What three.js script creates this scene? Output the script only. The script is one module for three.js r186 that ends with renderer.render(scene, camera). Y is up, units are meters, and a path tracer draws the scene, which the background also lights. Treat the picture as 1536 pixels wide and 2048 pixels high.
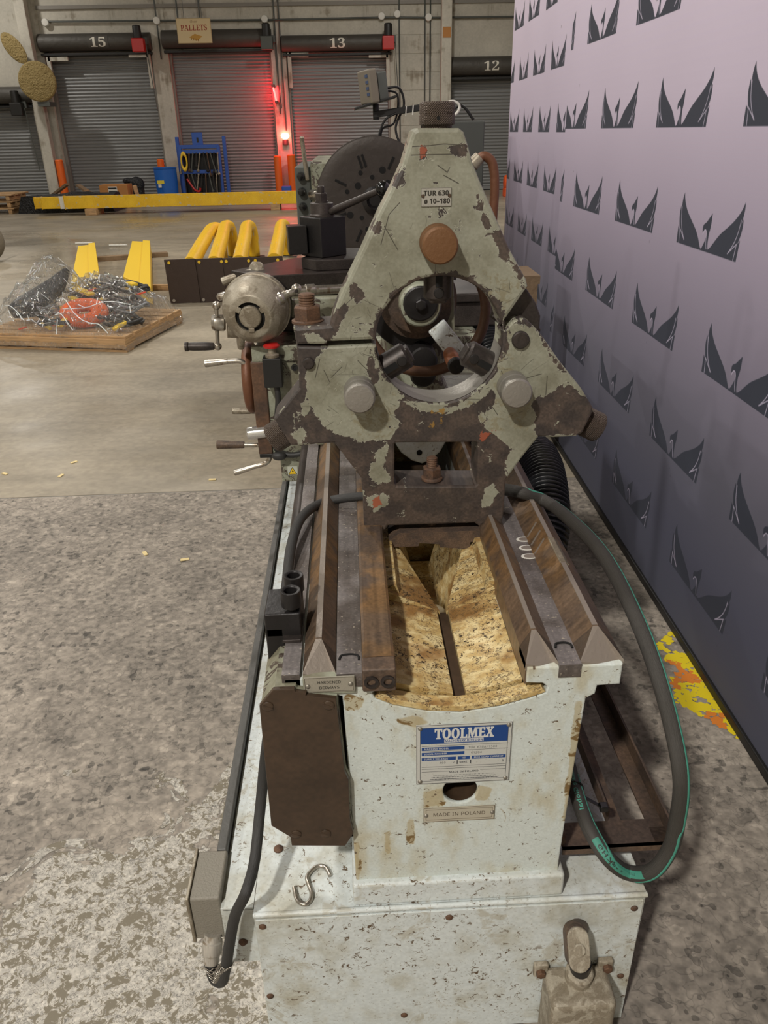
import * as THREE from 'three';
import { RoundedBoxGeometry } from 'three/addons/geometries/RoundedBoxGeometry.js';
import { mergeGeometries } from 'three/addons/utils/BufferGeometryUtils.js';
import { RectAreaLightUniformsLib } from 'three/addons/lights/RectAreaLightUniformsLib.js';
RectAreaLightUniformsLib.init();

// ---------- camera, exposure, lamps of the hall ----------
const scene = new THREE.Scene();
scene.background = new THREE.Color(0x000000);
const camera = new THREE.PerspectiveCamera(67.31, 1536 / 2048, 0.02, 80);
camera.position.set(0, 1.54, 0);
camera.rotation.order = 'YXZ';
camera.rotation.set(-26.35 * Math.PI / 180, -2.1 * Math.PI / 180, -1.2 * Math.PI / 180);
const renderer = new THREE.WebGLRenderer({ antialias: true });
renderer.toneMapping = THREE.LinearToneMapping;
renderer.toneMappingExposure = 1.09;
renderer.shadowMap.enabled = true;
// high-bay lamps: x, z, radiance (all hang at LAMP_Y)
const LAMP_Y = 6.2, LAMP_SIDE = 0.31, LAMP_COLOR = [1.0, 0.955, 0.885];
const LAMPS = [[-2.4, 3.3, 1900], [-2.6, -3.6, 500], [3.6, -3.0, 480], [-8.4, -3.6, 560], [-8.4, 3.3, 420], [-2.6, -10.5, 600], [-8.4, -10.5, 660], [3.6, -10.5, 640], [1.6, -17.5, 620], [-9.0, -20.5, 420]];

// ---------- random numbers and noise ----------
function rng(seed) { let a = seed >>> 0; return () => { a = (a + 0x6d2b79f5) | 0; let t = Math.imul(a ^ (a >>> 15), 1 | a); t = (t + Math.imul(t ^ (t >>> 7), 61 | t)) ^ t; return ((t ^ (t >>> 14)) >>> 0) / 4294967296; }; }
const PERM = new Uint8Array(512); { const r = rng(7), p = [...Array(256).keys()]; for (let i = 255; i > 0; i--) { const j = Math.floor(r() * (i + 1)); [p[i], p[j]] = [p[j], p[i]]; } for (let i = 0; i < 512; i++) PERM[i] = p[i & 255]; }
function vn(x, y, px, py, s) {
  const xi = Math.floor(x), yi = Math.floor(y); let fx = x - xi, fy = y - yi; fx = fx * fx * (3 - 2 * fx); fy = fy * fy * (3 - 2 * fy);
  const x0 = ((xi % px) + px) % px, x1 = (x0 + 1) % px, y0 = ((yi % py) + py) % py, y1 = (y0 + 1) % py;
  const p0 = PERM[(x0 + s * 37) & 255] + (x0 >> 8) * 13, p1 = PERM[(x1 + s * 37) & 255] + (x1 >> 8) * 13, q0 = y0 * 7 + (y0 >> 4) * 31, q1 = y1 * 7 + (y1 >> 4) * 31;
  const h00 = PERM[(p0 + q0) & 255], h01 = PERM[(p0 + q1) & 255], a = (h00 + (PERM[(p1 + q0) & 255] - h00) * fx) / 255, b = (h01 + (PERM[(p1 + q1) & 255] - h01) * fx) / 255;
  return a + (b - a) * fy;
}
function fbm(u, v, px, py, oct, s = 0, gain = 0.55) { let a = 1, t = 0, n = 0; for (let i = 0; i < oct; i++) { t += a * vn(u * px, v * py, px, py, s + i); n += a; a *= gain; px *= 2; py *= 2; } return t / n; }
function flake(u, v, p, s) { const a = fbm(u, v, p, p, 3, s + 31) - 0.5, b = fbm(u, v, p, p, 3, s + 57) - 0.5; return fbm(u + a * 1.6 / p, v + b * 1.6 / p, p, p, 6, s, 0.72); }   // warped, ragged-edged noise
const clamp = (x, a = 0, b = 1) => Math.min(b, Math.max(a, x)), sm = (a, b, x) => { const t = clamp((x - a) / (b - a)); return t * t * (3 - 2 * t); };
const mix = (a, b, t) => [a[0] + (b[0] - a[0]) * t, a[1] + (b[1] - a[1]) * t, a[2] + (b[2] - a[2]) * t];
function tex(w, h, fn, srgb = true) {
  const d = new Uint8Array(w * h * 4);
  for (let y = 0; y < h; y++) for (let x = 0; x < w; x++) { const c = fn((x + 0.5) / w, (y + 0.5) / h, x, y), o = (y * w + x) * 4; d[o] = clamp(c[0], 0, 255); d[o + 1] = clamp(c[1], 0, 255); d[o + 2] = clamp(c[2], 0, 255); d[o + 3] = c.length > 3 ? c[3] : 255; }
  const t = new THREE.DataTexture(d, w, h); t.wrapS = t.wrapT = THREE.RepeatWrapping; t.magFilter = t.minFilter = THREE.LinearFilter; t.colorSpace = srgb ? THREE.SRGBColorSpace : THREE.NoColorSpace; t.needsUpdate = true; return t;
}
function canvasTex(w, h, draw) {
  const c = document.createElement('canvas'); c.width = w; c.height = h; const g = c.getContext('2d'); draw(g, w, h);
  const t = new THREE.CanvasTexture(c); t.colorSpace = THREE.SRGBColorSpace; t.magFilter = t.minFilter = THREE.LinearFilter; return t;
}
const grey = (k) => [k, k, k];
const scaled = (t, size) => { const c = t.clone(); c.repeat.set(1 / size, 1 / size); c.needsUpdate = true; return c; };
const asData = (t) => { const c = t.clone(); c.colorSpace = THREE.NoColorSpace; c.needsUpdate = true; return c; };
// material: col is a css/hex colour or a texture; size metres per texture tile
function mat(col, rough = 0.6, metal = 0, o = {}) {
  const p = { roughness: rough, metalness: metal }, { size = 1, bump, bumpMap, ...rest } = o;
  if (col && col.isTexture) { p.map = scaled(col, size); if (bump) { p.bumpMap = scaled(asData(bumpMap || col), size); p.bumpScale = bump; } }
  else { p.color = new THREE.Color(col); if (bumpMap) { p.bumpMap = scaled(bumpMap, size); p.bumpScale = bump; } }
  Object.assign(p, rest);
  return new THREE.MeshPhysicalMaterial(p);
}

// ---------- geometry helpers (all in world metres) ----------
const V = (p) => new THREE.Vector3(p[0], p[1], p[2]);
function clean(g) { g = g.index ? g.toNonIndexed() : g; for (const k of Object.keys(g.attributes)) if (!['position', 'normal', 'uv'].includes(k)) g.deleteAttribute(k); if (!g.attributes.normal) g.computeVertexNormals(); if (!g.attributes.uv) g.setAttribute('uv', new THREE.BufferAttribute(new Float32Array(g.attributes.position.count * 2), 2)); g.morphAttributes = {}; return g; }
function boxUV(g) {   // uv in metres, each face projected along its own main axis
  const p = g.attributes.position, uv = g.attributes.uv, a = new THREE.Vector3(), b = new THREE.Vector3(), c = new THREE.Vector3(), n = new THREE.Vector3();
  for (let i = 0; i < p.count; i += 3) {
    a.fromBufferAttribute(p, i); b.fromBufferAttribute(p, i + 1); c.fromBufferAttribute(p, i + 2);
    n.copy(b).sub(a).cross(c.clone().sub(a)); const x = Math.abs(n.x), y = Math.abs(n.y), z = Math.abs(n.z);
    for (const [k, q] of [[0, a], [1, b], [2, c]]) { if (y >= x && y >= z) uv.setXY(i + k, q.x, q.z); else if (x >= z) uv.setXY(i + k, q.z, q.y); else uv.setXY(i + k, q.x, q.y); }
  }
  return g;
}
const join = (l) => { l = (Array.isArray(l) ? l : [l]).map(clean); return l.length > 1 ? mergeGeometries(l) : l[0]; };
function bb(x0, x1, y0, y1, z0, z1, r = 0) {
  const w = Math.abs(x1 - x0), h = Math.abs(y1 - y0), d = Math.abs(z1 - z0);
  const g = r > 0 ? new RoundedBoxGeometry(w, h, d, 2, Math.min(r, w / 2.01, h / 2.01, d / 2.01)) : new THREE.BoxGeometry(w, h, d);
  return clean(g.translate((x0 + x1) / 2, (y0 + y1) / 2, (z0 + z1) / 2));
}
function turned(g, at, ax, ay, az) { g.translate(-at[0], -at[1], -at[2]); g.applyMatrix4(new THREE.Matrix4().makeRotationFromEuler(new THREE.Euler(ax, ay, az))); return g.translate(at[0], at[1], at[2]); }
function bar(p0, p1, w, h, r = 0, up = [0, 1, 0]) {   // a board of section w by h from p0 to p1
  const a = V(p0), b = V(p1), d = b.clone().sub(a), L = d.length(), m = new THREE.Matrix4(), z = d.normalize(), y0 = V(up); if (Math.abs(z.dot(y0)) > 0.98) y0.set(1, 0, 0);
  const x = y0.clone().cross(z).normalize(), y = z.clone().cross(x); m.makeBasis(x, y, z).setPosition(a.add(b).multiplyScalar(0.5));
  const g = r > 0 ? new RoundedBoxGeometry(w, h, L, 2, r) : new THREE.BoxGeometry(w, h, L); return clean(g.applyMatrix4(m));
}
function lathe(prof, p0, dir, seg = 28) {   // profile [radius, distance along dir] from p0
  const g = new THREE.LatheGeometry(prof.map(([r, h]) => new THREE.Vector2(Math.max(r, 0), h)), seg);
  const q = new THREE.Quaternion().setFromUnitVectors(new THREE.Vector3(0, 1, 0), V(dir).normalize());
  const ng = clean(g.applyQuaternion(q).translate(p0[0], p0[1], p0[2])); return crease(ng);
}
function crease(g) {   // facet-true normals where a profile turns sharply
  const p = g.attributes.position, n = g.attributes.normal, a = new THREE.Vector3(), b = new THREE.Vector3(), c = new THREE.Vector3(), f = new THREE.Vector3(), v = new THREE.Vector3();
  for (let i = 0; i < p.count; i += 3) {
    a.fromBufferAttribute(p, i); b.fromBufferAttribute(p, i + 1); c.fromBufferAttribute(p, i + 2); f.copy(b).sub(a).cross(c.clone().sub(a)); if (f.lengthSq() < 1e-18) continue; f.normalize();
    for (let k = 0; k < 3; k++) { v.fromBufferAttribute(n, i + k); if (v.dot(f) < 0) { v.negate(); } if (v.dot(f) < 0.93) n.setXYZ(i + k, f.x, f.y, f.z); }
  }
  return g;
}
function rod(p0, p1, r, r2 = r, ch = 0, seg = 20) {
  const d = V(p1).sub(V(p0)), L = d.length(), c = Math.min(ch, r * 0.6, r2 * 0.6, L / 2.2);
  return lathe(c > 0 ? [[0, 0], [r - c, 0], [r, c], [r2, L - c], [r2 - c, L], [0, L]] : [[0, 0], [r, 0], [r2, L], [0, L]], p0, d.toArray(), seg);
}
function hex(p0, dir, R, h) { const c = R * 0.12; return lathe([[0, 0], [R, 0], [R, h - c], [R - c * 1.6, h], [0, h]], p0, dir, 6); }
function ball(p, r, sx = 1, sy = 1, sz = 1, seg = 24) { return clean(new THREE.SphereGeometry(r, seg, seg * 0.7 | 0).scale(sx, sy, sz).translate(p[0], p[1], p[2])); }
function tube(pts, r, seg = 60, rad = 10, closed = false, fn) {
  const cv = new THREE.CatmullRomCurve3(pts.map(V), closed, 'centripetal'), g = new THREE.TubeGeometry(cv, seg, 1, rad, closed), fr = cv.getPointAt.bind(cv), p = g.attributes.position, q = new THREE.Vector3();
  for (let i = 0; i <= seg; i++) { const c = fr(i / seg), R = fn ? fn(i / seg, i) : r; for (let k = 0; k <= rad; k++) { const j = i * (rad + 1) + k; q.fromBufferAttribute(p, j).sub(c).multiplyScalar(R).add(c); p.setXYZ(j, q.x, q.y, q.z); } }
  if (fn) g.computeVertexNormals();
  const out = [g];
  if (!closed) for (const [t, s] of [[0, -1], [1, 1]]) { const c = cv.getPointAt(t), d = cv.getTangentAt(t).multiplyScalar(s), R = fn ? fn(t, t * seg) : r; const disc = new THREE.CircleGeometry(R, rad).applyQuaternion(new THREE.Quaternion().setFromUnitVectors(new THREE.Vector3(0, 0, 1), d)).translate(c.x, c.y, c.z); out.push(disc); }
  return join(out);
}
function path2(pts) { const s = new THREE.Shape(); pts.forEach(([x, y], i) => (i ? s.lineTo(x, y) : s.moveTo(x, y))); return s; }
function ext(pts, z0, z1, { holes = [], bevel = 0, seg = 2 } = {}) {   // outline in x, y swept from z0 (far) to z1 (near)
  const s = pts instanceof THREE.Path ? pts : path2(pts); for (const h of holes) s.holes.push(path2(h));
  const g = new THREE.ExtrudeGeometry(s, { depth: z1 - z0 - 2 * bevel, bevelEnabled: bevel > 0, bevelThickness: bevel, bevelSize: bevel, bevelOffset: -bevel, bevelSegments: seg, curveSegments: 24 });
  return g.translate(0, 0, z0 + bevel);
}
const E = (...a) => clean(ext(...a));
const circ = (x, y, r, n = 32, ry = r) => Array.from({ length: n }, (_, i) => [x + r * Math.cos(i / n * 2 * Math.PI), y + ry * Math.sin(i / n * 2 * Math.PI)]);
function prism(pts, zf, zb) {   // profile along z whose front end slopes: zf gives the near z of every point
  const pos = [], n = pts.length, F = pts.map(([x, y], i) => [x, y, Array.isArray(zf) ? zf[i] : zf]), B = pts.map(([x, y]) => [x, y, zb]), tri = (a, b, c) => pos.push(...a, ...b, ...c);
  for (let i = 0; i < n; i++) { const j = (i + 1) % n; tri(F[i], F[j], B[j]); tri(F[i], B[j], B[i]); }
  for (const [a, b, c] of THREE.ShapeUtils.triangulateShape(pts.map((p) => new THREE.Vector2(...p)), [])) { tri(F[a], F[b], F[c]); tri(B[c], B[b], B[a]); }
  const g = new THREE.BufferGeometry(); g.setAttribute('position', new THREE.Float32BufferAttribute(pos, 3)); g.computeVertexNormals();
  return clean(g);
}
const quadUV = (g, x0, y0, w, h) => { const p = g.attributes.position, uv = g.attributes.uv; for (let i = 0; i < p.count; i++) uv.setXY(i, (p.getX(i) - x0) / w, (p.getY(i) - y0) / h); return g; };

// ---------- things and parts ----------
const used = {};
const numbered = (n) => { used[n] = (used[n] ?? -1) + 1; return used[n] ? n + '_' + String(used[n]).padStart(3, '0') : n; };
function tag(o, label, category, group, kind) { o.userData.label = label; if (category) o.userData.category = category; if (group) o.userData.group = group; if (kind) o.userData.kind = kind; return o; }
function thing(name, label, category, at = [0, 0, 0], group) { const o = new THREE.Group(); o.name = numbered(name); o.position.set(...at); o.at0 = at; scene.add(o); return tag(o, label, category, group); }
function struct(name, label) { const o = new THREE.Group(); o.name = numbered(name); o.at0 = [0, 0, 0]; scene.add(o); o.userData.kind = 'structure'; if (label) o.userData.label = label; return o; }
function part(parent, name, geos, m, { uv = true, label } = {}) {
  let g = join(geos); if (uv) g = boxUV(g);
  const a = parent.at0; g.translate(-a[0], -a[1], -a[2]);
  const o = new THREE.Mesh(g, m); o.name = name; o.castShadow = o.receiveShadow = true; o.at0 = a; if (label) o.userData.label = label; parent.add(o); return o;
}
function single(name, label, category, geos, m, group, opt = {}) {   // a thing that is one mesh
  let g = join(geos); if (opt.uv !== false) g = boxUV(g);
  g.computeBoundingBox(); const b = g.boundingBox, at = [(b.min.x + b.max.x) / 2, b.min.y, (b.min.z + b.max.z) / 2]; g.translate(-at[0], -at[1], -at[2]);
  const o = new THREE.Mesh(g, m); o.name = numbered(name); o.position.set(...at); o.castShadow = o.receiveShadow = true; o.at0 = at; scene.add(o); return tag(o, label, category, group);
}

// ---------- materials ----------
const T = {}, M = {};
T.concRough = tex(2048, 2048, (u, v) => {
  const big = fbm(u, v, 3, 3, 4, 1), mid = fbm(u, v, 14, 14, 4, 5), fine = fbm(u, v, 130, 130, 3, 9), crack = Math.abs(fbm(u, v, 26, 26, 4, 13) - 0.5), crack2 = Math.abs(fbm(u, v, 70, 70, 3, 15) - 0.5), pit = fbm(u, v, 90, 90, 2, 17);
  let k = 141 + (big - 0.5) * 46 + (mid - 0.5) * 44 + (fine - 0.5) * 74;
  if (crack < 0.012) k -= 26 * (1 - crack / 0.012); if (crack2 < 0.02) k -= 16; if (pit < 0.24) k -= 34; if (pit > 0.79) k += 20;
  return [k * 0.985, k * 0.925, k * 0.85];
});
T.concFlaked = tex(1024, 1024, (u, v) => {
  const big = fbm(u, v, 3, 3, 4, 21), fl = fbm(u, v, 34, 34, 4, 25), fine = fbm(u, v, 120, 120, 2, 29), cr = Math.abs(fbm(u, v, 40, 40, 3, 33) - 0.5);
  let k = 174 + (fine - 0.5) * 64; const ck = flake(u, v, 24, 35); if (Math.abs(ck - 0.5) < 0.012 || cr < 0.01) k -= 54; const pit = flake(u, v, 44, 36), g = clamp(sm(0.44, 0.41, pit) + sm(0.4, 0.36, ck)); 
  return [...mix([k, k * 0.97, k * 0.915], [112, 104, 88], g), 255];
});
T.concSmooth = tex(1536, 1536, (u, v) => {
  const big = fbm(u, v, 3, 4, 5, 41), mid = fbm(u, v, 10, 22, 4, 45), fine = fbm(u, v, 170, 170, 2, 49), st = fbm(u, v, 5, 60, 3, 52);
  let k = 146 + (big - 0.5) * 44 + (mid - 0.5) * 30 + (fine - 0.5) * 22 + (st - 0.5) * 16;
  return [k * 1.0, k * 0.935, k * 0.82];
});
T.smoothRough = tex(512, 512, (u, v) => grey(255 * clamp(0.34 + (fbm(u, v, 4, 5, 5, 61) - 0.5) * 0.9, 0.17, 0.75)), false);
T.paint = tex(1024, 1024, (u, v) => {   // pale machine enamel with oily smears, specks and chips
  const big = fbm(u, v, 4, 4, 4, 71), mid = fbm(u, v, 16, 12, 4, 75), fine = fbm(u, v, 120, 120, 2, 79), sp = fbm(u, v, 70, 70, 3, 83), chip = fbm(u, v, 24, 24, 4, 87);
  let c = mix([200, 206, 205], [172, 170, 156], sm(0.46, 0.8, big * 0.5 + mid * 0.5)); c = c.map((x) => x + (fine - 0.5) * 20); const dust = fbm(u, v, 180, 180, 2, 85); if (dust > 0.72) c = mix(c, [120, 112, 96], sm(0.72, 0.9, dust) * 0.5);
  const sc = flake(u, v, 9, 84); c = mix(c, [158, 150, 130], sm(0.58, 0.72, sc) * 0.5); const fl = flake(u, v, 64, 86), cl = fbm(u, v, 5, 5, 3, 88); if (fl > 0.66) c = mix(c, [88, 72, 54], sm(0.66, 0.69, fl) * sm(0.4, 0.62, cl)); return c;
});
T.greenPaint = tex(512, 512, (u, v) => {
  const big = fbm(u, v, 4, 4, 4, 91), fine = fbm(u, v, 80, 80, 3, 95), chip = fbm(u, v, 10, 10, 5, 97);
  let c = mix([146, 149, 132], [112, 108, 90], sm(0.42, 0.75, big)).map((x) => x + (fine - 0.5) * 24); const fl = flake(u, v, 8, 98); c = mix(c, [70, 60, 52], sm(0.555, 0.575, fl)); return c;
});
T.brownWay = tex(512, 1024, (u, v) => {   // oil-stained hardened steel, drawn along v
  const big = fbm(u, v, 3, 5, 4, 101), st = fbm(u, v, 60, 4, 3, 105), fine = fbm(u, v, 120, 120, 2, 109), spot = fbm(u, v, 9, 7, 4, 113);
  let c = mix([110, 91, 74], [128, 99, 68], sm(0.4, 0.7, big)); c = mix(c, [88, 75, 66], sm(0.5, 0.75, spot)); const k = 1 + (st - 0.5) * 0.34 + (fine - 0.5) * 0.26; return c.map((x) => x * k);
});
T.greyWay = tex(512, 1024, (u, v) => {
  const big = fbm(u, v, 4, 4, 4, 121), fine = fbm(u, v, 130, 130, 2, 125), sp = fbm(u, v, 110, 110, 2, 127), st = fbm(u, v, 70, 3, 2, 129);
  let c = mix([124, 118, 116], [92, 84, 79], sm(0.4, 0.68, big)); const k = 1 + (fine - 0.5) * 0.28 + (st - 0.5) * 0.18; c = c.map((x) => x * k); if (sp > 0.83) c = [176, 166, 150]; return c;
});
T.cream = tex(1024, 1024, (u, v) => {   // yellowed enamel under oil and black grit
  const big = fbm(u, v, 4, 4, 4, 131), mid = fbm(u, v, 20, 30, 4, 135), sp = fbm(u, v, 60, 60, 3, 139), sp2 = fbm(u, v, 22, 22, 4, 141), br = fbm(u, v, 6, 5, 4, 145);
  let c = mix([216, 198, 150], [186, 158, 104], sm(0.3, 0.72, mid)); c = mix(c, [128, 90, 48], sm(0.52, 0.74, br) * 0.8); const gr = fbm(u, v, 150, 150, 3, 147, 0.7), pt = flake(u, v, 62, 149), sm1 = flake(u, v, 5, 150); c = mix(c, [88, 68, 42], sm(0.5, 0.72, gr) * sm(0.35, 0.6, sm1) * 0.75); c = mix(c, [52, 40, 28], sm(0.6, 0.65, pt) * sm(0.3, 0.55, big)); return c.map((x) => x + (big - 0.5) * 26 + (gr - 0.5) * 26);
});
T.castBrown = tex(512, 512, (u, v) => {
  const big = fbm(u, v, 5, 5, 4, 151), fine = fbm(u, v, 70, 70, 3, 155); let c = mix([74, 62, 54], [94, 76, 62], sm(0.4, 0.7, big)); const k = 1 + (fine - 0.5) * 0.45; return c.map((x) => x * k);
});
T.darkSteel = tex(512, 512, (u, v) => { const a = fbm(u, v, 6, 6, 4, 161), f = fbm(u, v, 90, 90, 2, 165); const k = 1 + (a - 0.5) * 0.5 + (f - 0.5) * 0.3; return [62 * k, 56 * k, 53 * k]; });
T.greasy = tex(256, 256, (u, v) => { const a = fbm(u, v, 5, 5, 4, 171), f = fbm(u, v, 60, 60, 2, 175); const k = 1 + (a - 0.5) * 0.4 + (f - 0.5) * 0.24; return [66 * k, 52 * k, 40 * k]; });
T.bright = tex(256, 512, (u, v) => { const a = fbm(u, v, 5, 5, 3, 181), f = fbm(u, v, 100, 8, 2, 185), d = fbm(u, v, 12, 12, 4, 187); const k = 1 + (a - 0.5) * 0.25 + (f - 0.5) * 0.2; return mix([178 * k, 172 * k, 162 * k], [120, 104, 84], sm(0.58, 0.78, d) * 0.7); });
T.cast = tex(512, 512, (u, v) => { const a = flake(u, v, 5, 183), f = fbm(u, v, 120, 120, 2, 186), b = fbm(u, v, 6, 6, 3, 188); return mix([158, 150, 134], [112, 101, 84], clamp(sm(0.45, 0.62, a) * 0.7 + (b - 0.5) * 0.4)).map((k) => k + (f - 0.5) * 24); });
T.wood = tex(512, 512, (u, v) => { const g = fbm(u, v, 4, 60, 4, 191), b = fbm(u, v, 3, 6, 3, 195); const k = 1 + (g - 0.5) * 0.5 + (b - 0.5) * 0.3; return [172 * k, 138 * k, 98 * k]; });
T.yellow = tex(512, 512, (u, v) => {
  const b = fbm(u, v, 4, 4, 4, 201), c0 = fbm(u, v, 10, 14, 5, 205), f = fbm(u, v, 60, 60, 2, 207); let c = mix([238, 196, 42], [214, 166, 24], b).map((x) => x + (f - 0.5) * 16); if (c0 > 0.7) c = mix(c, [196, 180, 140], sm(0.7, 0.73, c0)); return c;
});
T.wall = tex(1024, 1024, (u, v) => {
  const b = fbm(u, v, 4, 4, 5, 211), f = fbm(u, v, 80, 80, 2, 215), drip = fbm(u, v, 40, 3, 4, 217), st = fbm(u, v, 7, 9, 5, 219); let k = 182 + (b - 0.5) * 44 + (f - 0.5) * 14; let c = [k, k * 0.975, k * 0.91]; c = mix(c, [118, 108, 92], sm(0.58, 0.8, st * 0.6 + drip * 0.4) * 0.8); return c;
});
T.rust = tex(256, 256, (u, v) => { const a = fbm(u, v, 6, 6, 4, 221), f = fbm(u, v, 60, 60, 2, 225); const k = 1 + (f - 0.5) * 0.35; return mix([98, 72, 54], [74, 57, 47], sm(0.35, 0.7, a)).map((x) => x * k); });
T.knurl = tex(256, 256, (u, v) => { const a = Math.abs(((u + v) * 40) % 1 - 0.5), b = Math.abs(((u - v + 2) * 40) % 1 - 0.5); return grey(255 * Math.min(a, b) * 2); }, false);
T.cloth = tex(256, 256, (u, v, x, y) => grey(128 + ((x % 4 < 2) === (y % 4 < 2) ? 24 : -24) + (fbm(u, v, 30, 30, 2, 231) - 0.5) * 60), false);
T.noise = tex(512, 512, (u, v) => grey(255 * fbm(u, v, 12, 12, 5, 241)), false);
T.crumple = tex(512, 512, (u, v) => grey(255 * (0.5 * Math.abs(fbm(u, v, 9, 9, 4, 251) - 0.5) * 4 + 0.5 * Math.abs(fbm(u, v, 22, 16, 3, 255) - 0.5) * 3)), false);

M.concRough = mat(T.concRough, 0.72, 0, { size: 2.2, bump: 0.004 });
M.concFlaked = mat(T.concFlaked, 0.62, 0, { size: 1.1, bump: 0.004 });
M.concSmooth = mat(T.concSmooth, 0.42, 0, { size: 4.2 });
M.concSmooth.roughness = 1; M.concSmooth.roughnessMap = scaled(T.smoothRough, 5.3);
M.paint = mat(T.paint, 0.42, 0, { size: 0.62, bump: 0.0008 });
M.greenPaint = mat(T.greenPaint, 0.45, 0, { size: 0.4, bump: 0.0008 });
M.brownWay = mat(T.brownWay, 0.4, 0.35, { size: 0.45, bump: 0.0003 });
M.greyWay = mat(T.greyWay, 0.42, 0.4, { size: 0.4, bump: 0.0003 });
M.ridge = mat('#8f857b', 0.4, 0.4, { bumpMap: T.noise, bump: 0.0005, size: 0.06 });
M.cream = mat(T.cream, 0.38, 0, { size: 0.34, bump: 0.0012 });
M.castBrown = mat(T.castBrown, 0.55, 0.15, { size: 0.25, bump: 0.0012 });
M.darkSteel = mat(T.darkSteel, 0.45, 0.5, { size: 0.3, bump: 0.0004 });
M.greasy = mat(T.greasy, 0.34, 0.1, { size: 0.4, bump: 0.0003 });
M.bright = mat(T.bright, 0.3, 0.9, { size: 0.2, bump: 0.0002 });
M.chrome = mat('#d8d8d6', 0.2, 0.8);
M.dullAlu = mat(T.cast, 0.45, 0.35, { size: 0.35, bump: 0.0008 });
M.knobSteel = mat('#8f8b84', 0.42, 0.5, { bumpMap: T.noise, bump: 0.0006, size: 0.05 });
M.knobRust = mat('#6e4c2e', 0.55, 0.2, { bumpMap: T.noise, bump: 0.0006, size: 0.05 });
M.rimBrown = mat('#553c2c', 0.45, 0.2, { bumpMap: T.noise, bump: 0.001, size: 0.1 });
M.silver = mat(T.bright, 0.4, 0.35, { size: 0.2 });
M.rust = mat(T.rust, 0.7, 0.2, { size: 0.12, bump: 0.0006 });
M.knurl = mat('#62554b', 0.45, 0.4, { bumpMap: T.knurl, bump: 0.006, size: 0.14 });
M.black = mat('#191817', 0.5);
M.blackGloss = mat('#101010', 0.18);
M.blackOxide = mat('#2c2a2a', 0.38, 0.5, { bumpMap: T.noise, bump: 0.0004, size: 0.1 });
M.rubber = mat('#2d2c2b', 0.55, 0, { bumpMap: T.noise, bump: 0.0006, size: 0.1 });
M.corr = mat('#1d1e20', 0.3);
M.hose = mat('#3a3733', 0.6, 0, { bumpMap: T.noise, bump: 0.0008, size: 0.08 });
M.teal = mat('#3f8574', 0.6);
M.hole = mat('#0b0a09', 0.9);
M.red = mat('#b3201c', 0.35);
M.orange = mat('#e2651a', 0.45, 0, { bumpMap: T.noise, bump: 0.002, size: 0.5 });
M.blue = mat('#1f62b8', 0.4);
M.blueFrame = mat('#2b55a8', 0.45);
M.yellow = mat(T.yellow, 0.42, 0, { size: 0.9 });
M.yellowPlain = mat('#e6c034', 0.42);
M.wood = mat(T.wood, 0.75, 0, { size: 0.5, bump: 0.002 });
M.splinter = mat('#d8c490', 0.7);
M.woodDark = mat('#7d6850', 0.8, 0, { bumpMap: T.noise, bump: 0.004, size: 0.3 });
M.wall = mat(T.wall, 0.8, 0, { size: 3.2, bump: 0.004 });
M.galv = mat('#85817a', 0.6, 0.2, { bumpMap: T.noise, bump: 0.004, size: 0.8 });
M.door = mat('#8b8c8c', 0.5, 0.25, { bumpMap: T.noise, bump: 0.002, size: 1 });
M.hood = mat('#4a4742', 0.55, 0.2, { bumpMap: T.noise, bump: 0.01, size: 1.5 });
M.ceiling = mat('#8f8b83', 0.9);
M.greyBox = mat('#4d504c', 0.5);
M.steelPlate = mat('#3d3029', 0.55, 0.3, { bumpMap: T.noise, bump: 0.002, size: 0.6 });
M.white = mat('#d9d7cf', 0.5);
M.card = mat('#b07a45', 0.85, 0, { bumpMap: T.noise, bump: 0.004, size: 0.6 });
M.tarp = mat('#17181a', 0.5, 0, { bumpMap: T.crumple, bump: 0.03, size: 0.8 });
M.gripCopper = mat('#9c5f3d', 0.45, 0.2, { bumpMap: T.noise, bump: 0.0006, size: 0.05 });
M.copper = mat('#6d4630', 0.5, 0.2, { bumpMap: T.noise, bump: 0.001, size: 0.15 });
M.plateSteel = mat('#8f8a80', 0.5, 0.7);

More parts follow.
